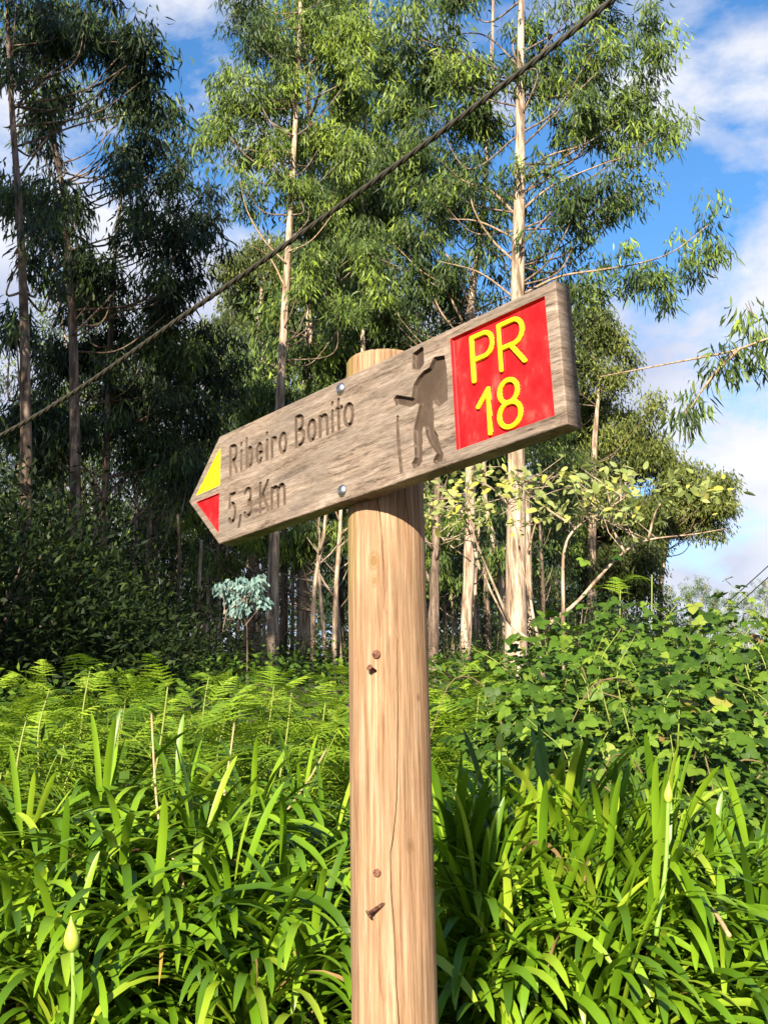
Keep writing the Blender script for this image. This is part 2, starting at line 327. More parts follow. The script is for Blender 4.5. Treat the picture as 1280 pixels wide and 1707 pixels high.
nc_, nr_ = len(TH_), len(ZS); i = np.arange(nr_-1)[:, None]*nc_; j = np.arange(nc_)[None]; k = (j+1) % nc_
Qp = np.stack([i+j, i+k, i+nc_+k, i+nc_+j], -1).reshape(-1, 4)
V = np.vstack([V, [0, TY*(PTOP-1.6), PTOP]]); jj = np.arange(nc_); top = (nr_-1)*nc_
Tp = np.stack([np.full(nc_, len(V)-1), top+jj, top+(jj+1) % nc_], -1)
moss = np.clip(1-abs(tg+1.2)/.42, 0, 1)*np.clip((zg-1.82)/.12, 0, 1)*.95
kn = [(*post_pt(*on_post(623, 935)), .0085, (.19, .11, .04)), (*post_pt(*on_post(624, 968)), .006, (.21, .13, .055)), (*post_pt(*on_post(683, 1410)), .0055, (.16, .09, .045)), (*post_pt(*on_post(697, 1163)), .0035, (.14, .08, .045))]
POST = wood_mat('honey_pine', [(.4, (.16, .085, .042)), (.455, (.268, .153, .082)), (.515, (.335, .204, .114)), (.59, (.435, .3, .19))], (100, 100, 3.2), (210, 210, 8), 1.2, (.2, .18, .02), kn, ((.215, .15, .088), (30, 30, 4), .45))
link('post', mesh_np('post', V, [Qp, Tp], np.concatenate([moss.ravel(), [0]]), True, POST), sign)
# nails
def rod(a, bvec, r, head_r, head_t):
    a = np.asarray(a, float); bvec = np.asarray(bvec, float); d = norm(bvec-a)
    P = [a, bvec-d*head_t, bvec-d*head_t*.99, bvec-d*head_t*.3, bvec]; return tube(P, [r, r, head_r, head_r, head_r*.7], 12)
nl = []
th0, z0 = on_post(628, 1091); nl.append((post_pt(th0, z0, PR-.004), post_pt(th0, z0, PR+.0035), .002, .0062, .0022))
th0, z0 = on_post(627, 1120); nl.append((post_pt(th0, z0, PR-.004), post_pt(th0-.1, z0+.006, PR+.012), .0028, .0046, .002))
th0, z0 = on_post(629, 1455); nl.append((post_pt(th0, z0, PR-.004), post_pt(th0, z0, PR+.0026), .002, .0056, .0018))
th0, z0 = on_post(641, 1506); a_, b_ = post_pt(th0, z0, PR-.003), post_pt(on_post(620, 1523)[0], on_post(620, 1523)[1], PR+.012); nl.append((a_, b_, .003, .0058, .002))
for q in nl: link('nail', mesh_np('nail', *rod(*q), None, True, RUST), sign)

# board: fine height field, carved; millimetres in board space (x along, z up, depth into the wood)
BL, BR, BH, BT, BTIP = -335.0, 425.8, 197.5, 30.0, 97.2
nzb = 320
_ref = np.concatenate([np.linspace(-400, 262, 660), np.linspace(262, 372, 220)[1:], np.linspace(372, BR, 54)[1:]]); nxb = len(_ref)
zz = np.linspace(-BH/2, BH/2, nzb)
UU, ZB = np.meshgrid((_ref+400)/(BR+400), zz)
xl = BL - BTIP*(1-abs(ZB)/(BH/2)); XB = UU*(BR+400)-400; XB = np.where(XB > -322, XB, -322+(XB+322)/78.*(xl*-1-322))
def seg_d(P, pl):
    d = np.full(P[0].shape, 1e3)
    for (x0, z0), (x1, z1) in zip(pl[:-1], pl[1:]):
        dx, dz = x1-x0, z1-z0; l2 = max(dx*dx+dz*dz, 1e-9)
        t_ = np.clip(((P[0]-x0)*dx+(P[1]-z0)*dz)/l2, 0, 1); d = np.minimum(d, np.hypot(P[0]-x0-t_*dx, P[1]-z0-t_*dz))
    return d
def poly_sd(P, pg):
    d = seg_d(P, list(pg)+[pg[0]]); ins = np.zeros(P[0].shape, bool); n = len(pg)
    for a in range(n):
        x0, z0 = pg[a]; x1, z1 = pg[(a+1) % n]
        if z0 == z1: continue
        c = ((z0 > P[1]) != (z1 > P[1])) & (P[0] < (x1-x0)*(P[1]-z0)/(z1-z0)+x0); ins ^= c
    return np.where(ins, -d, d)
def arc(cx, cz, rx, rz, a0, a1, n=14): return [(cx+rx*math.cos(R_(a)), cz+rz*math.sin(R_(a))) for a in np.linspace(a0, a1, n)]
def glyph(c, x0, x1, b, h):
    w, T_ = x1-x0, b+h; cx = (x0+x1)/2
    if c in 'PR':
        m = b+h*.47; r_ = (T_-m)/2; s = [[(x0, b), (x0, T_)], [(x0, T_), (x1-r_*.9, T_)]+arc(x1-r_*.9, m+r_, r_*.9, r_, 90, -90)+[(x0, m)]]
        if c == 'R': s.append([(x0+w*.45, m), (x1, b)])
    elif c == 'B':
        m = b+h*.53; r1, r2 = (T_-m)/2, (m-b)/2
        s = [[(x0, b), (x0, T_)], [(x0, T_), (x1-r1-1, T_)]+arc(x1-r1-1, m+r1, r1*.9, r1, 90, -90)+[(x0, m)], [(x0, m), (x1-r2, m)]+arc(x1-r2, b+r2, r2, r2, 90, -90)+[(x0, b)]]
    elif c == 'o': s = [arc(cx, b+h/2, w/2, h/2, 0, 360, 28)]
    elif c == 'b': s = [[(x0, b), (x0, b+h*1.55)], arc(cx+w*.04, b+h/2, w*.46, h/2, 0, 360, 28)]
    elif c == 'e': s = [[(x0, b+h*.52), (x1, b+h*.52)]+arc(cx, b+h/2, w/2, h/2, 5, 315, 26)]
    elif c == 'i': s = [[(cx, b), (cx, b+h)], [(cx, b+h*1.38), (cx, b+h*1.42)]]
    elif c == 'r': s = [[(x0, b), (x0, b+h)], arc(x0+w*.62, b+h*.62, w*.6, h*.36, 165, 40, 9)]
    elif c == 'n': s = [[(x0, b), (x0, b+h)], [(x0, b+h*.6)]+arc(cx, b+h*.62, w/2, h*.38, 180, 0)+[(x1, b)]]
    elif c == 't': s = [[(cx-1, b), (cx-1, b+h*1.4)], [(x0, b+h*.98), (x1, b+h*.98)]]
    elif c == 'm':
        q = w/4; s = [[(x0, b), (x0, b+h)], arc(x0+q, b+h*.66, q, h*.34, 180, 0, 9)+[(x0+2*q, b)], arc(x0+3*q, b+h*.66, q, h*.34, 180, 0, 9)+[(x1, b)]]
    elif c == '5': s = [[(x1-2, T_), (x0+2, T_), (x0+1, b+h*.56)]+arc(x0+w*.42, b+h*.33, w*.56, h*.33, 130, -140, 18)]
    elif c == '3': s = [arc(cx-w*.05, b+h*.75, w*.45, h*.25, 150, -70, 14)+arc(cx-w*.05, b+h*.27, w*.52, h*.27, 75, -150, 16)]
    elif c == ',': s = [[(x1, b+h), (x0+1, b)]]
    elif c == 'K': s = [[(x0, b), (x0, T_)], [(x1, T_), (x0, b+h*.42)], [(x0+w*.35, b+h*.6), (x1, b)]]
    elif c == '1': s = [[(cx+w*.3, b), (cx+w*.36, T_), (x0, b+h*.68)]]
    elif c == '8': s = [arc(cx, b+h*.755, w*.42, h*.245, 0, 360, 28), arc(cx, b+h*.255, w*.5, h*.265, 0, 360, 30)]
    return s
words1 = [('R', -302, -280, 20, 50), ('i', -271, -264, 20, 33), ('b', -253, -235, 20, 33), ('e', -224, -207, 20, 32), ('i', -198, -190, 20, 32), ('r', -181, -168, 20, 32), ('o', -160, -140, 20, 32),
          ('B', -116, -93, 20, 50), ('o', -85, -64, 20, 33), ('n', -55, -34, 20, 33), ('i', -26, -19, 20, 33), ('t', -14, 1, 20, 34), ('o', 5, 27, 19, 34),
          ('5', -305, -284, -67, 49), (',', -278, -269, -80, 17), ('3', -260, -237, -67, 48), ('K', -215, -191, -68, 49), ('m', -183, -146, -69, 34)]
P2 = (XB, ZB); depth = np.zeros_like(XB)
def cut(sd, dep, soft=.55):
    global depth
    depth = np.maximum(depth, dep*np.clip(.5 - sd/(2*soft), 0, 1))
dl = np.full(XB.shape, 1e3); word_id = np.zeros(XB.shape, int)
for c, x0, x1, b, h in words1:
    box = (XB > x0-8) & (XB < x1+8)
    ds = np.full(box.sum(), 1e3)
    for pl in glyph(c, x0+1.5, x1-1.5, b, h): ds = np.minimum(ds, seg_d((XB[box], ZB[box]), pl))
    wi_ = word_id[box]; wi_[ds < dl[box]] = words1.index((c, x0, x1, b, h)); word_id[box] = wi_
    dl[box] = np.minimum(dl[box], ds)
sd_let = dl-2.5; cut(sd_let, 5.2)
hiker = [(204, 70), (223, 66), (226, 45), (225, -3), (209, -8), (202, -1), (198, 7), (195, -1), (197, -15), (195, -40), (202, -52), (206, -72), (211, -84), (208, -90), (199, -93), (193, -90), (193, -86), (200, -78), (187, -58), (181, -44), (180, -32), (177, -28), (173, -32), (171, -40), (171, -55), (169, -82), (162, -87), (153, -88), (150, -80), (157, -72), (156, -54), (157, -29), (166, -6), (171, 7), (166, 11), (153, 9), (137, 17), (127, 23), (123, 21), (120, 29), (118, 33), (124, 36), (135, 31), (155, 22), (161, 41), (170, 50), (182, 56), (193, 57)]
hiker = [(x, z*.965-1) for x, z in hiker]
head = [(162, 87), (180, 91), (183, 88), (182, 64), (174, 59), (160, 64)]
sd_h = np.minimum(poly_sd(P2, hiker), poly_sd(P2, head)); cut(sd_h, 6.5)
sd_s = np.minimum(seg_d(P2, [(124, 0), (123, -31)])-1.9, seg_d(P2, [(123, -31), (127, -84)])-2.4); cut(sd_s, 4)
pan = [(238, 83), (406, 83), (406, -81.3), (238, -81.3)]; sd_p = poly_sd(P2, pan); cut(sd_p, 5.5)
big = [('P', 274.5, 311.5, 8, 64), ('R', 324.5, 364.5, 8, 64), ('1', 279, 302, -74, 63), ('8', 315, 352, -74.5, 65)]
sd_b = []
for c, x0, x1, b, h in big:
    ds = np.full(XB.shape, 1e3)
    for pl in glyph(c, x0, x1, b, h): ds = np.minimum(ds, seg_d(P2, pl))
    sd_b.append(ds-3.5)
sdb = np.minimum.reduce(sd_b); depth = depth - 4.6*np.clip(.5-sdb/1.1, 0, 1)*(sd_p < 0)
tyl = [(-332, 75.5), (-406, 7.5), (-333, 8.5)]; trd = [(-406, -7), (-336, -7), (-336.5, -77)]
sd_y = poly_sd(P2, tyl); sd_r = poly_sd(P2, trd); cut(sd_y, 3); cut(sd_r, 3.5)
paint = (sd_p < 0) | (sd_y < 0) | (sd_r < 0) | (sd_h < .3)
wear = fbm(XB, ZB, .02, .35, 5, 21)-.5
depth = depth - np.where(paint, .08, .9)*wear - np.where(paint, 0, 1)*.9*np.clip(fbm(XB, ZB, .03, .12, 4, 31)-.62, 0, 1)*-3
chip = np.clip(fbm(XB, ZB, .12, .12, 3, 41)-.66, 0, 1)*6
ed = np.minimum(BH/2-abs(ZB), BR-XB); ed = np.minimum(ed, (XB-xl)*.71)
depth = depth + np.clip(1.6-ed, 0, 2)**2*.5 + chip*np.clip(1-ed/3, 0, 1)
lab = np.zeros(XB.shape, int)
lab[sd_let < .6] = 30 + word_id[sd_let < .6]; lab[sd_h < .6] = 6; lab[sd_s < .5] = 7
lab[sd_p < .6] = 1
for n_, s in enumerate(sd_b): lab[(s < -.25) & (sd_p < 0)] = 10+n_
lab[sd_y < .6] = 2; lab[sd_r < .6] = 3
VB = np.stack([XB, -BT+depth, ZB], -1).reshape(-1, 3)/1000
i = np.arange(nzb-1)[:, None]*nxb + np.arange(nxb-1)[None]
QB = np.stack([i, i+1, i+nxb+1, i+nxb], -1).reshape(-1, 4)
L4 = lab.ravel()[QB]; fl = L4.max(1); ctr = lambda a_: a_.ravel()[QB].mean(1)
inp = ctr(sd_p) < .4; fl[inp] = 1
for n_, s_ in enumerate(sd_b): fl[(ctr(s_) < .0) & inp] = 10+n_
# board frame in the world
BYAW, BTILT, BLEAN, BZ = -.8214, -.0216, .0074, 2.1303
Bm = Matrix.Rotation(BYAW, 4, 'Z') @ Matrix.Rotation(BTILT, 4, 'Y') @ Matrix.Rotation(BLEAN, 4, 'X')
nb = np.array([math.sin(BYAW), -math.cos(BYAW)])
BOARD = wood_mat('weathered_board', [(.38, (.065, .047, .036)), (.44, (.15, .112, .083)), (.5, (.215, .165, .124)), (.56, (.27, .212, .165)), (.64, (.37, .31, .25))], (11, 11, 95), (75, 75, 520), 1.1, stain=((.15, .127, .105), (6, 6, 22), .55))
CARVE = wood_mat('carved_wood', [(.34, (.05, .033, .022)), (.5, (.09, .062, .042)), (.66, (.135, .098, .068))], (7, 7, 60), (45, 45, 300), .5)
HIK = paint_mat('brown_stain', (.06, .041, .028), (.088, .062, .043), 30)
RED = paint_mat('red_paint', (.38, .003, .006), (.46, .012, .014), 34, (.54, .07, .055)); RED2 = RED
YEL = paint_mat('yellow_paint', (.74, .62, .004), (.8, .69, .01), 30)
def sub(ids):
    f = QB[np.isin(fl, ids)]; u, inv = np.unique(f, return_inverse=True); return VB[u], inv.reshape(-1, 4)
v0, f0 = sub([0])
# side walls, back
ring = np.concatenate([np.arange(nxb), np.arange(2, nzb+1)*nxb-1, (nzb-1)*nxb+np.arange(nxb-2, -1, -1), np.arange(nzb-2, 0, -1)*nxb])
vr = VB[ring]; vb = vr.copy(); vb[:, 1] = 0; m = len(ring); a = np.arange(m); b = (a+1) % m
v1 = np.vstack([vr, vb, [[.03, 0, 0]]]); q1 = np.stack([a, a+m, b+m, b], -1); t1 = np.stack([a+m, np.full(m, 2*m), b+m], -1)
me = mesh_np('board', np.vstack([v0, v1]), [f0, q1+len(v0), t1+len(v0)], None, False, BOARD)
board = link('board', me, sign)
board.matrix_local = Matrix.Translation((nb[0]*(PR-.001), nb[1]*(PR-.001) + TY*(BZ-1.6), BZ)) @ Bm
def subpart(name, ids, mat, label=None):
    v, f = sub(ids); o_ = link(name, mesh_np(name, v, f, None, False, mat), board)
    if label: o_['label'] = label
subpart('red_panel', [1], RED); subpart('arrow_triangle', [2], YEL, 'yellow upper triangle of the arrow tip'); subpart('arrow_triangle', [3], RED2, 'red lower triangle of the arrow tip')
subpart('hiker_figure', [6], HIK); subpart('walking_stick', [7], CARVE)
for k_ in range(len(words1)): subpart('carved_digit' if words1[k_][0] in '53' else 'carved_comma' if words1[k_][0] == ',' else 'carved_letter', [30+k_], CARVE)
for k_, nm in enumerate(('letter', 'letter', 'digit', 'digit')): subpart(nm, [10+k_], YEL)
for bx, bz in ((0, 83.6), (-3, -82.2)):
    prof = [(.0001, -.0062), (.0045, -.0058), (.0075, -.0042), (.0096, -.0018), (.0099, .001)]
    P = [(bx/1000, -BT/1000+y, bz/1000) for r_, y in prof]; link('bolt', mesh_np('bolt', *tube(P, [r_ for r_, y in prof], 24), None, True, STEEL), board)

# ------------------------------------------------------------------ overhead cables
def cable(label, P, r, strands, pitch, name='overhead_cable'):
    P = smooth_path(P, 40); s = np.concatenate([[0], np.cumsum(np.linalg.norm(np.diff(P, axis=0), axis=1))])
    n = int(s[-1]/(pitch/12)) if strands > 1 else 60; ss = np.linspace(0, s[-1], n); Q_ = np.stack([np.interp(ss, s, P[:, k]) for k in range(3)], -1)
    root = thing(name, label, 'cable', Q_[0])
    tg = norm(np.gradient(Q_, axis=0)); a = norm(np.cross(tg, [0, 0, 1.])); b = np.cross(a, tg)
    for k in range(strands):
        ph = ss/pitch*2*math.pi + k*2*math.pi/strands; rr = r*.52 if strands > 1 else 0
        C_ = Q_ + rr*(np.cos(ph)[:, None]*a + np.sin(ph)[:, None]*b)
        v, f = tube(C_, r*.56 if strands > 1 else r, 7); link('strand', mesh_np('strand', v-Q_[0], f, None, True, CABLE), root)
def cat(px, py, d): return at(px, py, d)
cable('thick twisted overhead cable slanting up across the sky', [cat(-420, 915, 11.6), cat(0, 727, 9.6), cat(330, 510, 8.0), cat(640, 290, 6.8), cat(860, 125, 6.1), cat(1022, -2, 5.7), cat(1300, -225, 5.0)], .021, 3, .3)
cable('thin overhead wire low at the right edge, upper of the two', [cat(1500, 740, 20), cat(1280, 943, 24), cat(1205, 1010, 26)], .012, 1, 1, 'power_line')
cable('thin overhead wire low at the right edge, lower of the two', [cat(1500, 765, 20), cat(1280, 962, 24), cat(1205, 1030, 26)], .012, 1, 1, 'power_line')

# ------------------------------------------------------------------ eucalyptus trees
def spray(acc, c, n, r, tint, ln=(.13, .21), wd=(.022, .034), fine=True):
    p = rng.standard_normal((n, 3)); p = norm(p)*rng.random((n, 1))**.5*np.array([r, r, r*1.0]); 
    hor = p*np.array([1, 1, 0]); d = np.array([0, 0, -1.]) + hor/r*.55 + rng.normal(0, .33, (n, 3)); 
    nr = rv(n); nr[:, 2] *= .5
    V, T, k = leaves(c+p, d, nr, rng.uniform(*ln, n), rng.uniform(*wd, n), .12, .12, fine)
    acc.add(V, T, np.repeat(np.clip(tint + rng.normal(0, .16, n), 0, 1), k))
def euc(label, Y, trunk, r0, blobs, limbs=(), mat=EUC, bark=BARK, tint=.45, dens=1.0, spread=1.0, name='eucalyptus_tree', group='eucalyptus trees at the forest edge', ln=(.14, .24), wd=(.022, .035), cr=.25, fine=True, sup=0):
    pts = np.array([at(px, py, Y) for px, py in trunk]); bx, by = pts[0][0], Y; gz0 = float(gz(bx, by))
    pts = np.vstack([[bx, by, gz0-.2], pts[1:] if pts[0][2] < gz0+.3 else pts])
    pts[:, 1] += np.concatenate([[0], np.cumsum(rng.normal(0, .06, len(pts)-1))])
    org = pts[0]; root = thing(name, label, 'tree', org, group)
    tp = smooth_path(pts, 8); hh = np.linspace(0, 1, len(tp)); rad = r0*(1-.78*hh)*(1+.35*np.exp(-hh*22))
    link('trunk', mesh_np('trunk', *[(v-org if k == 0 else v) for k, v in enumerate(tube(tp, rad, 12, .035))], None, True, bark), root)
    px_m = Y/FPX; acc = Acc(); br = Acc()
    def limb(P, ra, rb, bare=True):
        P = smooth_path(P, 6); v, f = tube(P, np.linspace(ra, rb, len(P)), 6, .05)
        return v, f
    for lm in limbs:                                      # limbs that show: each a part of its own
        P = np.array([at(px, py, Y + (k/len(lm))*rng.uniform(-.7, .3)*min(spread, 1)) for k, (px, py) in enumerate(lm)])
        v, f = limb(P, min(r0*.2, .026), .006); link('branch', mesh_np('branch', v-org, f, None, True, TWIG if bark is BARK else bark), root)
    small = []
    for bl in blobs:
        for k in range(4 if bl[2] > 34 else 1):
            a_ = rng.uniform(0, 6.28); q_ = rng.uniform(.15, .75)*(bl[2] > 34); f_ = rng.uniform(.48, .74) if bl[2] > 34 else .9
            small.append((bl[0]+bl[2]*q_*math.cos(a_), bl[1]+bl[3]*q_*math.sin(a_), bl[2]*f_, bl[3]*f_, (bl[4] if len(bl) > 4 else tint)+rng.normal(0, .1), (bl[5] if len(bl) > 5 else 1)*1.0, bl[2]))
    for bl in small:
        px, py, rx, ry = bl[:4]; tn = bl[4] if len(bl) > 4 else tint; dn = bl[5]
        c = at(px, py, Y) + np.array([0, rng.uniform(-.45, 1.2)*spread, 0]); rx, ry = rx*px_m*1.05, ry*px_m*1.05
        # supporting branch out of the trunk
        hz = max(c[2]-abs(c[0]-pts[0][0])*.45-.6, org[2]+1.5); kk = int(np.argmin(abs(tp[:, 2]-hz))); s0 = tp[kk]
        mid = (s0+c)/2 + np.array([0, 0, -.25+rng.normal(0, .1)]) + rng.normal(0, .15, 3)
        
        if bl[6] > sup and rng.random() < .55: v, f = limb([s0, mid, c], min(rad[kk]*.4, .02), .007); br.add(v, f)
        m_ = max(2 if bl[6] > 34 else 4, int(.9*dens*dn*(46 if cr > .3 else 52)*rx*ry/.64))
        for _ in range(m_):
            q = rv(1)[0]*rng.random()**.4; cc = c + q*np.array([rx, max(rx, ry)*.8, ry])
            if rng.random() < .55: v, f = tube([c+(cc-c)*.12, (c+cc)/2+np.array([0, 0, .06]), cc+np.array([0, 0, cr*.5])], [.009, .006, .003], 3, cap=False); br.add(v, f)
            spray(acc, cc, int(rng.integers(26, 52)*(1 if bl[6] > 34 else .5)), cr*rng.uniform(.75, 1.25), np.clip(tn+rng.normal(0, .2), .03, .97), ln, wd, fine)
    if br.n: link('twigs', br.mesh('twigs', BARK_D, True, org), root, kind='stuff')
    link('crown', acc.mesh('crown', mat, False, org), root)
    return root

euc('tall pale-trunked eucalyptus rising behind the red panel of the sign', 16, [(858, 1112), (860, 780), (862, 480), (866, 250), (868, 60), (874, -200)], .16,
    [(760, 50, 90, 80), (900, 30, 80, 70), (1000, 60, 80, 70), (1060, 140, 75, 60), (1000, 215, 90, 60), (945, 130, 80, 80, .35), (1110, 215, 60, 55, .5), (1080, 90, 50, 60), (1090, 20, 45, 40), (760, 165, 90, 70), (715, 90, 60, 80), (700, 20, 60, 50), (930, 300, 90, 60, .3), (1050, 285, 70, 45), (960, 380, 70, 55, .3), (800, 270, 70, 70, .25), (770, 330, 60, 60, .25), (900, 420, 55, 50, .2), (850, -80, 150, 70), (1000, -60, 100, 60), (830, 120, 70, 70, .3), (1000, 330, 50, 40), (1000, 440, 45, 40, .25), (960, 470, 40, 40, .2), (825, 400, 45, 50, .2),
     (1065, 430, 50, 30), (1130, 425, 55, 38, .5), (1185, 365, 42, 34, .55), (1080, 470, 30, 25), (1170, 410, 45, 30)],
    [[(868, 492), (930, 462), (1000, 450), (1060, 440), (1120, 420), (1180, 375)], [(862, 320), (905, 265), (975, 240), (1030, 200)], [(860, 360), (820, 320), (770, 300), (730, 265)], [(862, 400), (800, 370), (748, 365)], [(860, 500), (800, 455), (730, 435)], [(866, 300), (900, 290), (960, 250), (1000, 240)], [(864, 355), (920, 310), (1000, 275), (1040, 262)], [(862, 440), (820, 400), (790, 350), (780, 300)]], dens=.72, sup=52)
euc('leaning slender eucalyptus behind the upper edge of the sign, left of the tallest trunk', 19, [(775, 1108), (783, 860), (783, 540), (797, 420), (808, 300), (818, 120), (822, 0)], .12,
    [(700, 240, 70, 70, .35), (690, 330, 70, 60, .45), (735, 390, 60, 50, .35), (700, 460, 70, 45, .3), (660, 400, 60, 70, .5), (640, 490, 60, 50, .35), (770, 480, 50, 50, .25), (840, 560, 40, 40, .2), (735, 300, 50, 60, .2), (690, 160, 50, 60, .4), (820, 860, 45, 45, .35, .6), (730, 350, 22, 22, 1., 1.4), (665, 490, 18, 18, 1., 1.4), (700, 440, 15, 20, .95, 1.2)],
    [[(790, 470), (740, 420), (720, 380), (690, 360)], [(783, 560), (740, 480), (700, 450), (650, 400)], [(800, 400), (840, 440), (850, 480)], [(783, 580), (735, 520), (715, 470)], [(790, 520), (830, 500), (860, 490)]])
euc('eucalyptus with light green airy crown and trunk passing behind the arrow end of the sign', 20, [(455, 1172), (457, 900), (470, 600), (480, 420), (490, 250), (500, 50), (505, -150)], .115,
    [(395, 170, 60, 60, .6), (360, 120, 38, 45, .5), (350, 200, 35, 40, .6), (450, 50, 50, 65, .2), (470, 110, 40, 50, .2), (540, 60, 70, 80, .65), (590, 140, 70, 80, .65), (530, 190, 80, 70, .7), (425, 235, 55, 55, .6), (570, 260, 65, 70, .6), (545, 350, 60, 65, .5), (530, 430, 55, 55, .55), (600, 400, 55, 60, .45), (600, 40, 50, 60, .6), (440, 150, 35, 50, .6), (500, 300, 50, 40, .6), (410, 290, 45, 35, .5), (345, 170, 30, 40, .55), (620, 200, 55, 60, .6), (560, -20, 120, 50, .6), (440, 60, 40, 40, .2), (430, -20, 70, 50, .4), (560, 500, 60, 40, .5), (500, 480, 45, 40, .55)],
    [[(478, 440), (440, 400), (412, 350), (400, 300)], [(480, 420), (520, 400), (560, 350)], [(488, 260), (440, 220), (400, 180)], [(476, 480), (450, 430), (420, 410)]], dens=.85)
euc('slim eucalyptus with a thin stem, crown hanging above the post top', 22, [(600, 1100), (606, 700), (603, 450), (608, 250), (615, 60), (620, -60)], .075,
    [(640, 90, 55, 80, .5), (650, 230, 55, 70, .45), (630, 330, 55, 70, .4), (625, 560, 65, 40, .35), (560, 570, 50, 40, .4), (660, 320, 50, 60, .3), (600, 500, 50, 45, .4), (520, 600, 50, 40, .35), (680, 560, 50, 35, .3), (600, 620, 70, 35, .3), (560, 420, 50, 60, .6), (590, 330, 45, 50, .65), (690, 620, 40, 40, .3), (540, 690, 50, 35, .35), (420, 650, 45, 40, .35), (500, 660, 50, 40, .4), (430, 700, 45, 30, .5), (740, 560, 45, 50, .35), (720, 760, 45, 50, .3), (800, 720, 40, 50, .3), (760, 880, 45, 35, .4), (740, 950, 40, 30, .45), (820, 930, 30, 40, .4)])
LEFTG = 'shaded eucalyptus trees on the left'
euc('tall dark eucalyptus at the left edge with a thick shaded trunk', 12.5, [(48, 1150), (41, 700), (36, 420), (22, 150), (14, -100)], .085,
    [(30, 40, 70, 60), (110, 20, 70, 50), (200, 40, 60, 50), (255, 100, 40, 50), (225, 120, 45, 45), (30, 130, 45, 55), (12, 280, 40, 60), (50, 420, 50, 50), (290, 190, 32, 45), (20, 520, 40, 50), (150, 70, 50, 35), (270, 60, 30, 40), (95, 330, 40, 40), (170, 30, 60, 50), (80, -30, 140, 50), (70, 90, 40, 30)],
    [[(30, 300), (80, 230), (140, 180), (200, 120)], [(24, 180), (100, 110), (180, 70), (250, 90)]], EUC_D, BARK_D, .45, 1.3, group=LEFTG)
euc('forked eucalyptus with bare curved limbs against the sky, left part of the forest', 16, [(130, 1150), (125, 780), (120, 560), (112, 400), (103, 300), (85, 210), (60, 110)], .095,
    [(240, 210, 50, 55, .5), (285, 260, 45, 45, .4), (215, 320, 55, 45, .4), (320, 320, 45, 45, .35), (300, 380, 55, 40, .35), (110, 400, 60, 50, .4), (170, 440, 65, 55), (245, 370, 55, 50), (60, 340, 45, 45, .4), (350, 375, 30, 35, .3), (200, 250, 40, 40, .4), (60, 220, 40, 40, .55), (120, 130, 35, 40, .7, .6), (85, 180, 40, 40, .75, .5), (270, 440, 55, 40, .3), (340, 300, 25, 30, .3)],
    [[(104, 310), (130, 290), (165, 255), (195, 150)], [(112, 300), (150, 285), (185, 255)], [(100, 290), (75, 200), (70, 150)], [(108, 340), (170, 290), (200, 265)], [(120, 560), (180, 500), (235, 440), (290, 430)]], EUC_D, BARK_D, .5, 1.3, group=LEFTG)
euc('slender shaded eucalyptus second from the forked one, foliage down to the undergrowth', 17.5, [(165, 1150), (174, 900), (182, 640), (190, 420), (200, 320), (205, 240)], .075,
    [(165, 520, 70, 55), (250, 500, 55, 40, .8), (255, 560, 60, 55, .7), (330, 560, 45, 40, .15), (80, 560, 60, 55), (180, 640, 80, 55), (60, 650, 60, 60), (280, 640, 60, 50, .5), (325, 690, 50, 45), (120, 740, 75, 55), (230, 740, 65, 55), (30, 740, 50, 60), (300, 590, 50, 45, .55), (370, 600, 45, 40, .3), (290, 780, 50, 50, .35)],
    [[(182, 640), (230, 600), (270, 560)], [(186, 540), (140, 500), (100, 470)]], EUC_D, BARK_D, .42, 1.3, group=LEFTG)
euc('young eucalyptus with hanging lit foliage below the arrow tip of the sign', 21, [(545, 1110), (530, 930), (535, 820), (540, 700)], .05,
    [(420, 890, 50, 40, .75), (380, 840, 45, 45, .65), (330, 850, 45, 40, .6), (340, 790, 40, 40, .7), (520, 890, 45, 35, .6), (480, 920, 40, 30, .6), (560, 880, 35, 40, .55), (350, 920, 40, 30, .4), (420, 760, 50, 40, .4)], dens=.8)
euc('blue-green juvenile gum sapling in front of the dark trunks', 14.5, [(412, 1150), (412, 1060), (408, 975)], .012, [(396, 966, 16, 7, .5), (425, 984, 12, 8, .5), (380, 990, 9, 6, .6), (440, 1001, 9, 6, .5), (408, 1012, 12, 6, .4), (368, 976, 7, 5, .6), (412, 985, 8, 6, .5), (430, 960, 6, 5, .6), (388, 1010, 7, 5, .4)], [[(410, 1020), (395, 990), (370, 978)], [(411, 1030), (425, 1000), (440, 1000)]], BLUE, BARK_D, .5, 1.6, .3, 'gum_sapling', 'saplings', (.07, .11), (.035, .05), .1)
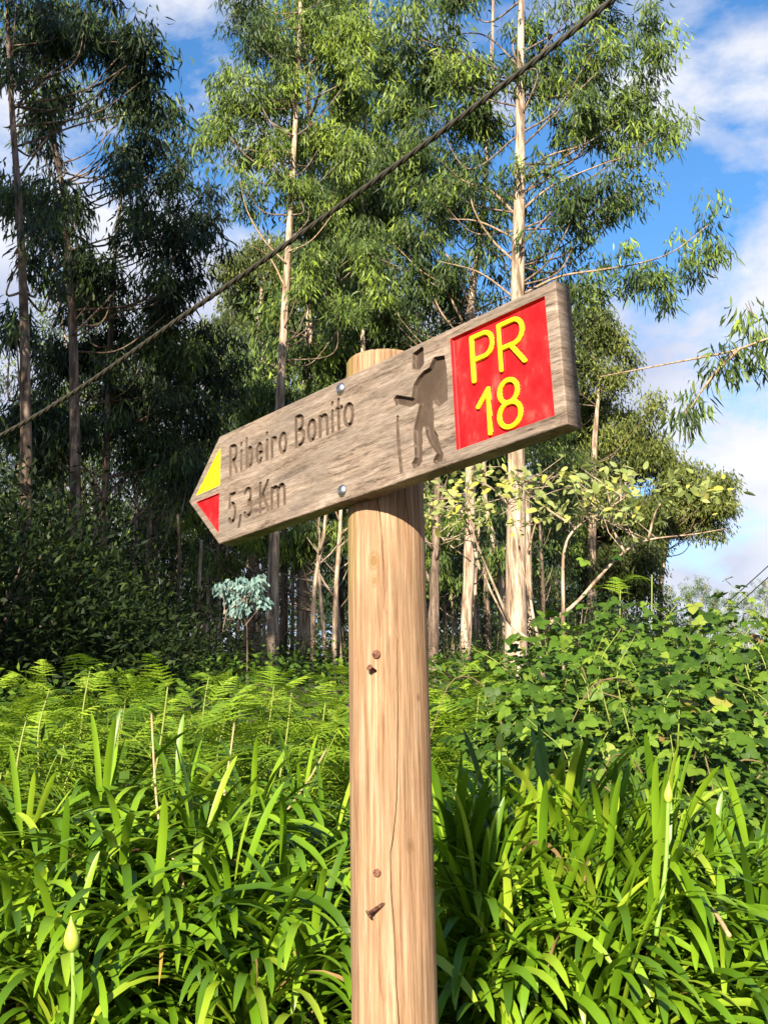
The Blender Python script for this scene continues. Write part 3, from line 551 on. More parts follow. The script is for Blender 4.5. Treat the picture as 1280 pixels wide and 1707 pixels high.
# olive-crowned trees farther back
OG = 'olive-crowned trees farther back'
euc('round olive-crowned tree far behind, seen in the gap left of the light green crown', 34, [(430, 1120), (425, 800), (430, 560), (440, 460), (450, 400)], .16,
    [(450, 390, 45, 40, .5), (410, 420, 40, 40, .45), (385, 480, 40, 45, .4), (430, 470, 60, 50, .45), (480, 430, 40, 50, .4), (440, 540, 70, 50, .35), (380, 560, 50, 45, .35), (500, 540, 60, 50, .35), (430, 620, 70, 50, .3)], (), EUC_Y, BARK, .5, 1.0, 2, group=OG, ln=(.14, .24), wd=(.04, .06), cr=.42, fine=False)
euc('broad olive-crowned tree behind the right end of the sign, sunlit against the sky', 34, [(985, 1090), (985, 900), (990, 740), (996, 650)], .22,
    [(1000, 535, 45, 40, .5), (1030, 580, 40, 35, .5), (985, 600, 60, 50, .35), (1010, 660, 70, 50, .5), (1080, 735, 55, 45, .6), (1050, 700, 50, 40, .6), (950, 680, 60, 60, .3), (1000, 750, 70, 60, .4), (1120, 790, 50, 45, .6), (940, 780, 60, 60, .25), (1040, 830, 70, 50, .5), (980, 860, 70, 60, .3), (1080, 880, 45, 50, .5), (920, 880, 60, 50, .25), (1060, 950, 50, 40, .45), (980, 950, 70, 50, .3), (910, 620, 50, 50, .25), (930, 540, 45, 45, .25)], (), EUC_Y, BARK, .45, 1.3, 2.5, group=OG, ln=(.14, .24), wd=(.04, .06), cr=.42, fine=False)
euc('lower olive-crowned tree reaching out to the right over the bramble slope', 38, [(1100, 1060), (1105, 960), (1120, 880), (1150, 830)], .16,
    [(1170, 815, 42, 35, .6), (1205, 840, 36, 32, .6), (1130, 830, 45, 40, .55), (1170, 860, 40, 30, .5), (1110, 880, 35, 30, .5), (1140, 800, 30, 25, .6)], (), EUC_Y, BARK, .45, 1.6, 1.5, group=OG, ln=(.14, .24), wd=(.04, .06), cr=.4, fine=False)
# branch of a tree out of the frame to the right, whose twigs hang into the picture
euc('eucalyptus at the right edge whose drooping twigs hang into the picture', 11, [(1560, 1150), (1550, 800), (1545, 600), (1540, 300), (1540, 0)], .12,
    [(1262, 520, 24, 18, .6), (1290, 550, 30, 25, .55), (1235, 590, 28, 12, .55), (1265, 575, 22, 16, .5), (1205, 600, 20, 9, .5), (1145, 688, 14, 9, .4), (1165, 650, 7, 6, .4), (1400, 480, 90, 70), (1420, 300, 90, 80), (1500, 150, 100, 90), (1500, 420, 90, 80), (1620, 300, 100, 90)],
    [[(1545, 620), (1400, 560), (1300, 560), (1220, 585), (1120, 605), (1000, 628)], [(1230, 582), (1185, 630), (1150, 680)]], dens=.42, spread=.25, group='trees at the right', sup=50)

# generic background eucalyptus
def bg_proto(label, H, seed, mat, bark):
    global rng
    keep = rng; rng = np.random.default_rng(seed)
    root = thing('eucalyptus_tree', label, 'tree', (0, 0, 0), 'background forest trees')
    P = np.array([[0, 0, -.3], [rng.normal(0, .1), 0, H*.3], [rng.normal(0, .3), rng.normal(0, .3), H*.65], [rng.normal(0, .5), rng.normal(0, .4), H]])
    tp = smooth_path(P, 7); hh = np.linspace(0, 1, len(tp))
    link('trunk', mesh_np('trunk', *tube(tp, .14*(1-.8*hh), 8, .04), None, True, bark), root)
    acc, br = Acc(), Acc()
    for k in range(34):
        h = H*rng.uniform(.22, 1.0); s0 = tp[int(np.argmin(abs(tp[:, 2]-h+.8)))]; a = rng.uniform(0, 6.28); d = (1.1-.75*(h/H))*rng.uniform(.5, 2.2)
        c = np.array([s0[0]+math.cos(a)*d, s0[1]+math.sin(a)*d, h]); v, f = tube([s0, (s0+c)/2-[0, 0, .15], c], [.04, .025, .01], 5, cap=False); br.add(v, f)
        for _ in range(9):
            cc = c + rng.normal(0, 1, 3)*np.array([.5, .5, .45]); spray(acc, cc, 30, .42, np.clip(.4+rng.normal(0, .2), 0, 1), (.17, .27), (.045, .07), False)
    link('twigs', br.mesh('twigs', BARK_D, True), root, kind='stuff'); link('crown', acc.mesh('crown', mat), root); rng = keep
    return root
def copy_thing(root, loc, rz, s, label=None):
    r = root.copy(); COL.objects.link(r); r.location = loc; r.rotation_euler = (0, 0, rz); r.scale = (s, s, s)
    if label: r['label'] = label
    for ch in root.children:
        c = ch.copy(); COL.objects.link(c); c.parent = r
    return r
ROWB = ['front', 'second', 'middle', 'fourth', 'rearmost']; ORDB = 'first second third fourth fifth sixth seventh eighth ninth tenth'.split()
BGL = 'background eucalyptus standing in the dim forest behind the front row'
protos = [bg_proto(BGL, 15, 101, EUC_D, BARK_D), bg_proto(BGL, 17, 102, EUC, BARK), bg_proto(BGL, 13, 103, EUC_D, BARK), bg_proto(BGL, 16, 104, EUC, BARK_D)]
spots = []
for row, (yy, pxs) in enumerate([(24, [-60, 60, 215, 300, 380, 520, 640, 725, 810, 905]), (28, [-30, 120, 250, 345, 425, 560, 690, 760, 850, 940]), (34, [-60, 40, 180, 290, 600, 700, 800, 880]), (41, [0, 90, 220, 320, 560, 660, 760, 860, 940]), (50, [-20, 120, 240, 520, 640, 740, 840])]):
    for q_, px in enumerate(pxs): spots.append((px + random.uniform(-18, 18), yy + random.uniform(-1.6, 1.6), 'eucalyptus deep in the forest, %s background row, %s from the left' % (ROWB[row], ORDB[q_])))
for n_, (px, yy, lb_) in enumerate(spots):
    x = at(px, 1100, yy)[0]; pr = protos[n_ % 4]; s = random.uniform(.72, 1.0)*(.72 if px > 690 else .66 if px < 330 else 1.0)*(.56 if 330 < px < 400 else .8 if 400 <= px < 500 else 1.1 if 500 <= px < 690 else 1)
    loc = (x, yy, float(gz(x, yy))); rz = random.uniform(0, 6.28)
    if n_ < 4: pr.location = loc; pr.rotation_euler = (0, 0, rz); pr.scale = (s, s, s); pr['label'] = lb_
    else: copy_thing(pr, loc, rz, s, lb_)
FARL = 'small distant tree on the far slope beyond the brambles at right'
for k_, (px, yy, s) in enumerate(((1115, 75, .5), (1150, 92, .62), (1172, 80, .58), (1190, 110, .7), (1215, 96, .6), (1245, 100, .62), (1275, 95, .66), (1310, 90, .7))):
    x = at(px, 1000, yy)[0]; c = copy_thing(protos[1], (x, yy, float(gz(x, yy))-.5), random.uniform(0, 6), s, 'small distant tree on the far slope at right, %s from the left' % 'first second third fourth fifth sixth seventh eighth'.split()[k_]); c['group'] = 'distant trees on the far slope'
acc = Acc(); n = 42000
yy = rng.uniform(56, 74, n); xx = rng.uniform(-34, 13, n); hh = rng.random(n)*np.where(xx < 5, 17, 9)*(.75+.25*np.sin(xx*.9+yy*.4)) 
V_, T_, kk = leaves(np.stack([xx, yy, gz(xx, yy)+hh], -1), rv(n)+[0, 0, -.6], rv(n), rng.uniform(.3, .6, n), rng.uniform(.14, .26, n), .1, .1, False)
acc.add(V_, T_, np.repeat(rng.random(n)*.8, kk)); link('far_wood', acc.mesh('far_wood', EUC_D), None, kind='stuff')
# neighbours standing left of the photographer: they shade the left of the forest
for k_, (x, y, s) in enumerate(((-7.4, 2.2, .95), (-9.6, 1.0, 1.05), (-9.9, -1.2, .9), (-8.4, 4.8, .95), (-11.5, 3.5, 1.1), (-6.4, 4.0, .9), (-6.3, 7.2, .85), (-8.5, 9.0, .95))):
    c = copy_thing(protos[k_ % 4], (x, y, float(gz(x, y))), k_*1.3, s, 'eucalyptus beside the trail, beyond the left edge of the picture'); c['group'] = 'trees beside the trail at left'
for k_, (x, y, s) in enumerate(((7.5, -2, 1.0), (6.5, 2.5, .9), (9, -7, 1.1), (5.5, -11, 1.1), (11, -13, 1.2), (10, 1, 1.0), (4, -19, 1.2), (9.5, 5.5, .8))):  # unseen trees added right of and behind the camera to block sky fill
    c = copy_thing(protos[(k_+1) % 4], (x, y, float(gz(x, y))), k_*1.7, s, 'unseen eucalyptus added beside and behind the viewpoint to cut sky fill'); c['group'] = 'unseen trees added to block skylight'
# poles: thin bare saplings in the understory
def sapling(label, Y, pts_, r, mat):
    P = np.array([at(px, py, Y) for px, py in pts_]); P[0][2] = float(gz(P[0][0], Y))-.1; org = P[0]; P[1:, 1] += rng.normal(0, .1, len(P)-1)
    root = thing('bare_sapling', label, 'sapling', org, 'thin bare trunks in the understory'); P = smooth_path(P, 6)
    link('trunk', mesh_np('trunk', *[(q-org if k == 0 else q) for k, q in enumerate(tube(P, np.linspace(r, r*.5, len(P)), 7, .05))], None, True, mat), root)
    for k in range(5):
        i_ = int(rng.integers(len(P)//3, len(P)-1)); a = rng.uniform(-1, 1); d = np.array([a, rng.uniform(-.5, .5), .7])*rng.uniform(.4, .9)
        v, f = tube([P[i_], P[i_]+d*.5, P[i_]+d+[0, 0, .1]], [r*.4, r*.25, .004], 5); link('branch', mesh_np('branch', v-org, f, None, True, mat), root)
SP = [([(150, 1150), (152, 1040), (158, 900), (160, 780)], .06, 17, BARK_D, 'thin dark pole between the two large dark shrubs'), ([(330, 1150), (331, 1060), (336, 900)], .05, 20, BARK, 'slim sunlit pole left of the straight sunlit one'), ([(366, 1150), (365, 1040), (362, 900)], .06, 21, BARK, 'slim pole just right of the straight sunlit one'), ([(396, 1150), (398, 1050), (394, 930)], .035, 22, BARK, 'hair-thin pole under the left of the blue-green sapling'),
      ([(440, 1150), (441, 1050), (438, 920)], .045, 22.5, BARK, 'thin pole just left of the trunk under the arrow'), ([(486, 1120), (488, 1010), (490, 900)], .05, 23, BARK, 'thin pole just right of the trunk under the arrow'), ([(505, 1110), (507, 1000), (512, 880)], .04, 23.5, BARK_D, 'thin dark pole left of the crooked sapling'), ([(270, 1130), (268, 1020), (262, 880)], .05, 19.5, BARK_D, 'dark pole left of the thin crooked sapling'),
      ([(790, 1100), (792, 980), (800, 850)], .045, 22.5, BARK, 'thin pole just right of the leaning slender trunk'), ([(905, 1080), (903, 960), (898, 850)], .05, 23, BARK_D, 'thin dark pole right of the tallest trunk'), ([(520, 1095), (525, 980), (540, 880), (552, 760)], .05, 19, BARK, 'crooked pale sapling just left of the post'), ([(556, 1100), (560, 1000), (567, 870), (570, 740)], .055, 19, BARK, 'pale forked sapling touching the left side of the post'), ([(572, 1085), (562, 1000), (566, 930)], .04, 19.2, BARK, 'short leaning prong beside the forked sapling'),
      ([(285, 1110), (292, 1030), (297, 950), (300, 860)], .04, 17, BARK_D, 'thin crooked sapling in the shade below the arrow tip'), ([(346, 1150), (347, 1070), (345, 950)], .07, 22, BARK, 'sunlit straight pole low in the dark understory'), ([(385, 1150), (384, 1060), (380, 900)], .04, 23, BARK, 'thin pole left of the blue-green sapling'), ([(425, 1150), (424, 1060), (420, 900)], .08, 24, BARK, 'stout pole right of the blue-green sapling'), ([(410, 1150), (409, 1070), (411, 960)], .05, 23.5, BARK, 'slim pole behind the blue-green sapling'),
      ([(247, 1120), (246, 1000), (250, 850)], .08, 19, BARK_D, 'dark pole in the left understory'), ([(225, 1120), (226, 1000), (228, 880)], .06, 20, BARK_D, 'darker thin pole left of the dark pole'), ([(720, 1100), (724, 1000), (728, 880), (730, 780)], .11, 18.5, BARK_D, 'shaded dark trunk just right of the post'), ([(835, 1105), (835, 960), (810, 830), (808, 700)], .085, 22, BARK, 'thin pale pole left of the tallest trunk'), ([(882, 1080), (880, 930), (880, 800)], .09, 22, BARK, 'thin pole touching the right side of the tallest trunk'), ([(755, 1095), (752, 980), (748, 860)], .04, 24, BARK, 'very thin pole right of the shaded trunk'), ([(470, 1130), (474, 980), (472, 820), (470, 640)], .1, 23, BARK_D, 'shaded trunk close behind the trunk under the arrow')]
for p_, r_, Y_, m_, l_ in SP: sapling(l_, Y_, p_, r_, m_)

# ------------------------------------------------------------------ understory shrubs and undergrowth
def bush_mesh(name, n, rx, ry, rz, ln, wd, mat, seed, fill=.35, up=.4):
    global rng
    keep = rng; rng = np.random.default_rng(seed); acc = Acc(); m = n//14
    u = rv(m); u[:, 2] = abs(u[:, 2]); c = u*(fill+(1-fill)*rng.random((m, 1))**.5)*(1+.25*np.sin(u[:, :1]*7+u[:, 2:]*9))*np.array([rx, ry, rz])
    for k in range(m):
        p = c[k]+rng.normal(0, .16*rx/1.2, (14, 3)); d = norm(u[k]+rv(14)*.9+np.array([0, 0, -.1])); nr = norm(np.array([0, 0, up])+u[k]*.5+rv(14)*.6)
        V_, T_, kk = leaves(p, d, nr, rng.uniform(*ln, 14), rng.uniform(*wd, 14), .05, .1, False); acc.add(V_, T_, np.repeat(np.clip(rng.normal(.4, .12)+rng.normal(0, .18, 14), 0, 1), kk))
    acc.V[0][:, 2] += 0; rng = keep
    return acc.mesh(name, mat)
SH = [bush_mesh('foliage', 7800, 1.5, 1.4, 2.3, (.07, .12), (.028, .042), SHRUB, 201), bush_mesh('foliage', 6600, 1.3, 1.3, 1.7, (.06, .1), (.025, .04), SHRUB, 202)]
def stem_mesh(h, mat, seed, n=5, r=.03):
    g_ = np.random.default_rng(seed); acc = Acc()
    for k in range(n):
        a = g_.uniform(0, 6.28); e = np.array([math.cos(a), math.sin(a), 0])*g_.uniform(.2, .9); v, f = tube([[0, 0, -.15], e*.35+[0, 0, h*.4], e+[0, 0, h*.8]], [r, r*.7, r*.25], 6); acc.add(v, f)
    return acc.mesh('stem', mat, True)
ST = stem_mesh(1.9, BARK_D, 3)
def shrub(name, label, cat_, px, yy, s, which, group):
    x = at(px, 1100, yy)[0]; r = thing(name, label, cat_, (x, yy, float(gz(x, yy))), group); r.rotation_euler = (0, 0, random.uniform(0, 6.28)); r.scale = (s, s, s*random.uniform(.9, 1.1))
    link('foliage', SH[which], r); link('stem', ST, r); return r
DARKL = ['dark evergreen shrub cut by the left edge of the picture', 'large dark evergreen shrub at the foot of the thick shaded trunk', 'large dark evergreen shrub at the foot of the forked eucalyptus', 'dark evergreen shrub farthest right of the large shaded ones', 'dark evergreen shrub by the thin crooked sapling', 'tallest dark evergreen shrub behind the thick shaded trunk', 'tall dark evergreen shrub behind the slender shaded trunk']
ORD = 'first second third fourth fifth sixth seventh eighth ninth tenth eleventh twelfth thirteenth'.split()
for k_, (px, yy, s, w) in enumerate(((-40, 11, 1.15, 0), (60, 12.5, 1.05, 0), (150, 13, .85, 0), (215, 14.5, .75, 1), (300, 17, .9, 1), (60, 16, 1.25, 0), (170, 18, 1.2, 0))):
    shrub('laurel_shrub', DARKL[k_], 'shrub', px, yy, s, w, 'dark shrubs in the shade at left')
GREEN_S = [(390, 24, .7), (500, 19, .5), (580, 20, .6), (680, 24, .8), (745, 19, .5), (825, 21, .6), (860, 28, .9), (905, 17, .6), (960, 20, .9), (975, 27, 1.2), (1020, 22, .9), (1050, 34, 1.5), (1100, 30, 1.2)]
for k_, (px, yy, s) in enumerate(GREEN_S):
    shrub('understory_shrub', 'green shrub under the pale trunks, %s from the left' % ORD[k_], 'shrub', px, yy, s, 1, 'shrubs among the pale trunks')
# low leafy ground cover on the whole bank
acc = Acc(); n = 42000
yy = 3.0 + 21*rng.random(n)**1.7; xx = (rng.random(n)*2-1)*(yy*.42+1.2); zz_ = gz(xx, yy) + rng.random(n)**1.1*(.36+.16*np.sin(xx*1.7+yy)*np.sin(xx*4.3-yy*3)+.012*yy)*np.where(yy < 16, 1, .8)
V_, T_, kk = leaves(np.stack([xx, yy, zz_], -1), rv(n)*np.array([1, 1, .5])+[0, 0, .2], rv(n)*.7+np.array([0, -.2, 1]), rng.uniform(.035, .085, n)*(1+yy*.03), rng.uniform(.02, .045, n)*(1+yy*.03), .05, .1, False)
acc.add(V_, T_, np.repeat(rng.random(n)*.8, kk)); link('ground_cover', acc.mesh('ground_cover', BRAM_S), None, kind='stuff')

# ------------------------------------------------------------------ bracken
def frond_mesh(Lf, npair, lobes, seed):
    g_ = np.random.default_rng(seed); acc = Acc()
    def ax(s): return np.array([s*Lf*math.cos(.55*s), 0, s*Lf*.12-Lf*.42*s*s])
    v, f = tube(np.array([ax(s) for s in np.linspace(0, 1, 9)]), np.linspace(.0028, .0009, 9), 4, cap=False); acc.add(v, f, .75)
    for k in range(npair):
        s = .07+.9*k/npair; b0 = ax(s); tdir = norm(ax(s+.02)-ax(s-.02)); pl = Lf*.44*(1-s)**.9+.01; w0 = min(Lf*.9/npair*.62, pl*.34)
        for sg in (-1, 1):
            d = norm(tdir*(.42+g_.normal(0, .08))+np.array([0, sg*1., -.08+g_.normal(0, .12)])); perp = norm(np.cross(d, [0, 0, 1.])); up_ = np.cross(perp, d); m = max(2, int(round(lobes*pl/(Lf*.44)+1)))*2
            V_, T_ = [], []; curl = g_.uniform(.1, .35)
            for j in range(m+1):
                t_ = j/m; w = w0*.5*(1-t_)**.75*(1. if j % 2 else .38)+.0006; c = b0+d*pl*t_-np.array([0, 0, curl*pl*t_*t_]) + d*(w*.5 if j % 2 else 0)
                V_ += [c-perp*w+up_*w*.25, c, c+perp*w+up_*w*.25]
            for j in range(m):
                a_ = j*3
                for e in (0, 1): T_ += [(a_+e, a_+e+1, a_+e+4), (a_+e, a_+e+4, a_+e+3)]
            acc.add(np.array(V_), np.array(T_), float(np.clip(g_.normal(.5, .14), 0, 1)))
    return acc
FA = [frond_mesh(.4, 13, 6, 301), frond_mesh(.34, 12, 5, 302), frond_mesh(.28, 10, 5, 303)]
FM = [a.mesh('frond', FERN) for a in FA]
FLO = [frond_mesh(.36, 11, 3, 304), frond_mesh(.28, 9, 3, 305)]
FLOV = [(np.concatenate(a.V), np.concatenate(a.T), np.concatenate(a.t)) for a in FLO]
FSTEM = []
for k_ in range(3):
    v, f = tube(smooth_path([[0, 0, -.1], [.02*k_, .01, .35], [.04, -.03*k_, .75], [.06, -.02, 1.0]], 4), np.linspace(.006, .0025, 13), 5); FSTEM.append(mesh_np('stem', v, f, None, True, STALK))
def fern_parts(h):
    out = []; n = random.choice((4, 5, 6)); a0 = random.uniform(0, 6.28)
    for k in range(n):
        t_ = .35+.65*k/(n-1); a = a0 + k*2.4 + random.uniform(-.3, .3); tilt = random.uniform(-.5, .25) - .6*(t_ > .97)
        out.append((Vector((.05*t_, -.02*t_, h*t_*.98)), (random.uniform(-.3, .3), tilt, a), (1.12-.55*t_)*random.uniform(.9, 1.25), random.randrange(3)))
    return out
def fern(label, x, y, h, group):
    r = thing('bracken_fern', label, 'fern', (x, y, float(gz(x, y))), group); s_ = link('stem', FSTEM[random.randrange(3)], r); s_.scale = (1, 1, h)
    for loc, rot, sc, w in fern_parts(h):
        o_ = link('frond', FM[w], r); o_.location = loc; o_.rotation_euler = rot; o_.scale = (sc,)*3
FGL = 'bright green bracken ferns along the bank'
def top_to_h(px, py, Y): return at(px, py, Y)
COLN = ['at the left edge of the picture', 'below the arrow tip', 'beside the tall dead stalk', 'below the word Ribeiro', 'below the word Bonito', 'touching the left side of the post']
COLR = ['touching the right side of the post', 'below the hiker on the sign', 'below the left half of the red panel', 'below the right half of the red panel']
ROWN = ['bracken fern in the front row, {}', 'bracken fern in the second row back, {}', 'bracken fern in the middle of the bank, {}', 'bracken fern in the fourth row back, {}', 'bracken fern high on the bank, {}']
for c_ in range(6):
    for r_ in range(5):
        px = -10+112*c_+random.uniform(-35, 35); yy = 3.7+.62*r_+random.uniform(-.2, .2); fern(ROWN[r_].format(COLN[c_]), at(px, 1250, yy)[0], yy, random.uniform(.4, .7)-.06*r_, FGL)
for c_ in range(4):
    for r_ in range(4):
        px = 725+62*c_+random.uniform(-20, 20); yy = 4.1+.6*r_+random.uniform(-.2, .2); fern(ROWN[r_].format(COLR[c_]), at(px, 1250, yy)[0], yy, random.uniform(.4, .7)-.04*r_, FGL)
for px, py, yy, lb in ((130, 1115, 4.6, 'tall bracken fern standing out against the dark shade, left'), (60, 1150, 4.2, 'bracken fern with a long arching frond at the left edge'), (190, 1160, 4.8, 'tall bracken fern right of the one against the dark shade'), (1060, 960, 4.4, 'tall bracken frond sticking up above the brambles'), (1010, 985, 4.9, 'bracken fern rising behind the bramble thicket'), (330, 1130, 5.6, 'bracken fern rising against the dark understory left of the pale trunk'), (20, 1190, 3.6, 'bracken fern low at left above the agapanthus'), (1230, 1330, 3.2, 'yellowing bracken fern between brambles and agapanthus at right')):
    q = at(px, py, yy); fern(lb, q[0], yy, max(.35, q[2]-float(gz(q[0], yy))), FGL)
acc = Acc()
for _ in range(620):
    yy = 3.7+(4.2 if _ % 3 else 7.5)*random.random()**1.1; x = (random.random()*2-1)*(yy*.38+.7)
    if (yy < 5 and x > .9) or (yy > 8 and x < -.6): continue
    h = random.uniform(.28, .58); b0 = np.array([x, yy, float(gz(x, yy))])
    for loc, rot, sc, w in fern_parts(h)[1:6]:
        Vv, Tt, tt = FLOV[w % 2]; Rm = np.array((Matrix.Rotation(rot[2], 3, 'Z') @ Matrix.Rotation(rot[1], 3, 'Y') @ Matrix.Rotation(rot[0], 3, 'X'))); acc.add((Vv*sc*1.15)@Rm.T + np.array(loc) + b0, Tt, np.clip(tt+random.uniform(-.35, .3), 0, 1))
link('bracken', acc.mesh('bracken', FERN), None, kind='stuff')

# ------------------------------------------------------------------ brambles
def ovate(L0, w0, o=(0, 0, 0), ang=0, fold=.18):
    s = np.array([0, .12, .3, .5, .7, .88, 1.0]); wv = np.array([.0, .62, .98, 1, .78, .38, 0])*w0/2
    V_, T_ = [], []; ca, sa = math.cos(ang), math.sin(ang)
    for k, (a, b_) in enumerate(zip(s, wv)):
        for sg in ((-1, 0, 1) if 0 < k < 6 else (0,)):
            x, y, z = a*L0, sg*b_, -abs(sg)*b_*-fold - .16*L0*a*a; V_.append((o[0]+x*ca-y*sa, o[1]+x*sa+y*ca, o[2]+z))
    def id_(k, c): return 0 if k == 0 else (16 if k == 6 else 1+(k-1)*3+c)
    for k in range(6):
        for c in (0, 1):
            a, b_, c_, d_ = id_(k, c), id_(k, c+1), id_(k+1, c+1), id_(k+1, c)
            if k == 0: T_.append((a, c_, d_))
            elif k == 5: T_.append((a, b_, c_))
            else: T_ += [(a, b_, c_), (a, c_, d_)]
    return np.array(V_), np.array(T_)
def trifol(seed):
    g_ = np.random.default_rng(seed); acc = Acc(); v, f = tube([[0, 0, 0], [.02, 0, .003], [.045, 0, 0]], .0012, 4, cap=False); acc.add(v, f)
    acc.add(*ovate(.078, .06, (.045, 0, 0), g_.normal(0, .1))); acc.add(*ovate(.06, .046, (.03, .002, 0), 1.15)); acc.add(*ovate(.06, .046, (.03, -.002, 0), -1.15))
    return acc
TRI = [trifol(401), trifol(402), trifol(403)]; TRIM = [a.mesh('leaf', BRAM, True) for a in TRI]
TRIV = [(np.concatenate(a.V), np.concatenate(a.T)) for a in TRI]
def look_rot(nrm, spin):
    q = Vector(nrm).to_track_quat('Z', 'X').to_matrix() @ Matrix.Rotation(spin, 3, 'Z'); return q
def bramble(label, px, yy, rx, ry, h, nobj, nstuff):
    x = at(px, 1200, yy)[0]; z0 = float(gz(x, yy)); r = thing('bramble_bush', label, 'bush', (x, yy, z0), 'bramble bushes on the right of the bank'); acc = Acc(); cn = Acc()
    for k in range(6):
        a = rng.uniform(0, 6.28); e = np.array([math.cos(a)*rx, math.sin(a)*ry, 0])*rng.uniform(.5, 1.1); P = [[e[0]*.1, e[1]*.1, -.05], [e[0]*.4, e[1]*.4, h*.75], [e[0]*.8, e[1]*.8, h*rng.uniform(.7, .98)], [e[0]*1.1, e[1]*1.1, h*rng.uniform(.5, .7)]]
        P = smooth_path(P, 5); v, f = tube(P, np.linspace(.0045, .0015, len(P)), 5); cn.add(v, f)
    link('cane', cn.mesh('cane', CANE, True), r)
    for k in range(nobj+nstuff):
        near = k < nobj; u = rv(1)[0]
        if near: u[1] = -abs(u[1])
        u[2] = abs(u[2])*.9+.02; u = norm(u); bump = 1+.22*math.sin(u[0]*6+px)+.18*math.sin(u[2]*9+u[1]*5+px)
        rr = (rng.uniform(.84, 1.08) if near else rng.uniform(.3, 1.0)**.6)*bump; p = u*np.array([rx, ry, h])*rr; p[2] = max(p[2], .03)
        nr = norm(u*np.array([.7, .7, .4])+np.array([0, -.4, .65])+rng.normal(0, .4, 3)); sc = rng.uniform(.26, .62); rot = look_rot(nr, rng.uniform(0, 6.28)); w = int(rng.integers(3))
        if near:
            o_ = link('leaf', TRIM[w], r); o_.matrix_local = Matrix.Translation(p) @ rot.to_4x4() @ Matrix.Scale(sc, 4)
        else: Vv, Tt = TRIV[w]; acc.add((Vv*sc)@np.array(rot).T+p, Tt, np.clip(rng.normal(.45, .2), 0, 1))
    sh = Acc()
    for k in range(9):
        a = rng.uniform(0, 6.28); q_ = math.sqrt(rng.random())*.85; p0 = np.array([math.cos(a)*rx*q_, math.sin(a)*ry*q_, h*math.sqrt(max(1-q_*q_, .05))*.85]); hh = rng.uniform(.16, .36)
        P = smooth_path([p0, p0+[rng.normal(0, .03), rng.normal(0, .03), hh*.6], p0+[rng.normal(0, .07), rng.normal(0, .05), hh]], 5); v, f = tube(P, np.linspace(.003, .0012, len(P)), 4); sh.add(v, f)
        for j in range(3, len(P)):
            Vv, Tt = TRIV[int(rng.integers(3))]; rot = look_rot(norm(np.array([0, -.3, .8])+rng.normal(0, .35, 3)), rng.uniform(0, 6.28)); acc.add((Vv*rng.uniform(.25, .5))@np.array(rot).T+P[j], Tt, rng.uniform(.5, 1))
    link('shoots', sh.mesh('shoots', STALK, True), r, kind='stuff'); link('foliage', acc.mesh('foliage', BRAM_S, True), r, kind='stuff')
bramble('large bramble bush at the right edge above the agapanthus', 1190, 3.75, .62, .5, .8, 290, 3900)
bramble('bramble bush with dark gaps right of the post', 1010, 3.6, .5, .42, .72, 290, 3100)
bramble('bramble bush between the ferns and the large bush', 900, 4.1, .45, .4, .85, 220, 2600)
bramble('tall bramble bush reaching toward the pale-leaved tree', 1090, 4.6, .7, .55, .98, 280, 4300)
bramble('bramble bush cut by the right edge of the picture', 1330, 4.3, .6, .5, .9, 180, 3400)
bramble('low bramble in the shade behind the agapanthus buds', 1120, 3.15, .5, .3, .62, 270, 2100)

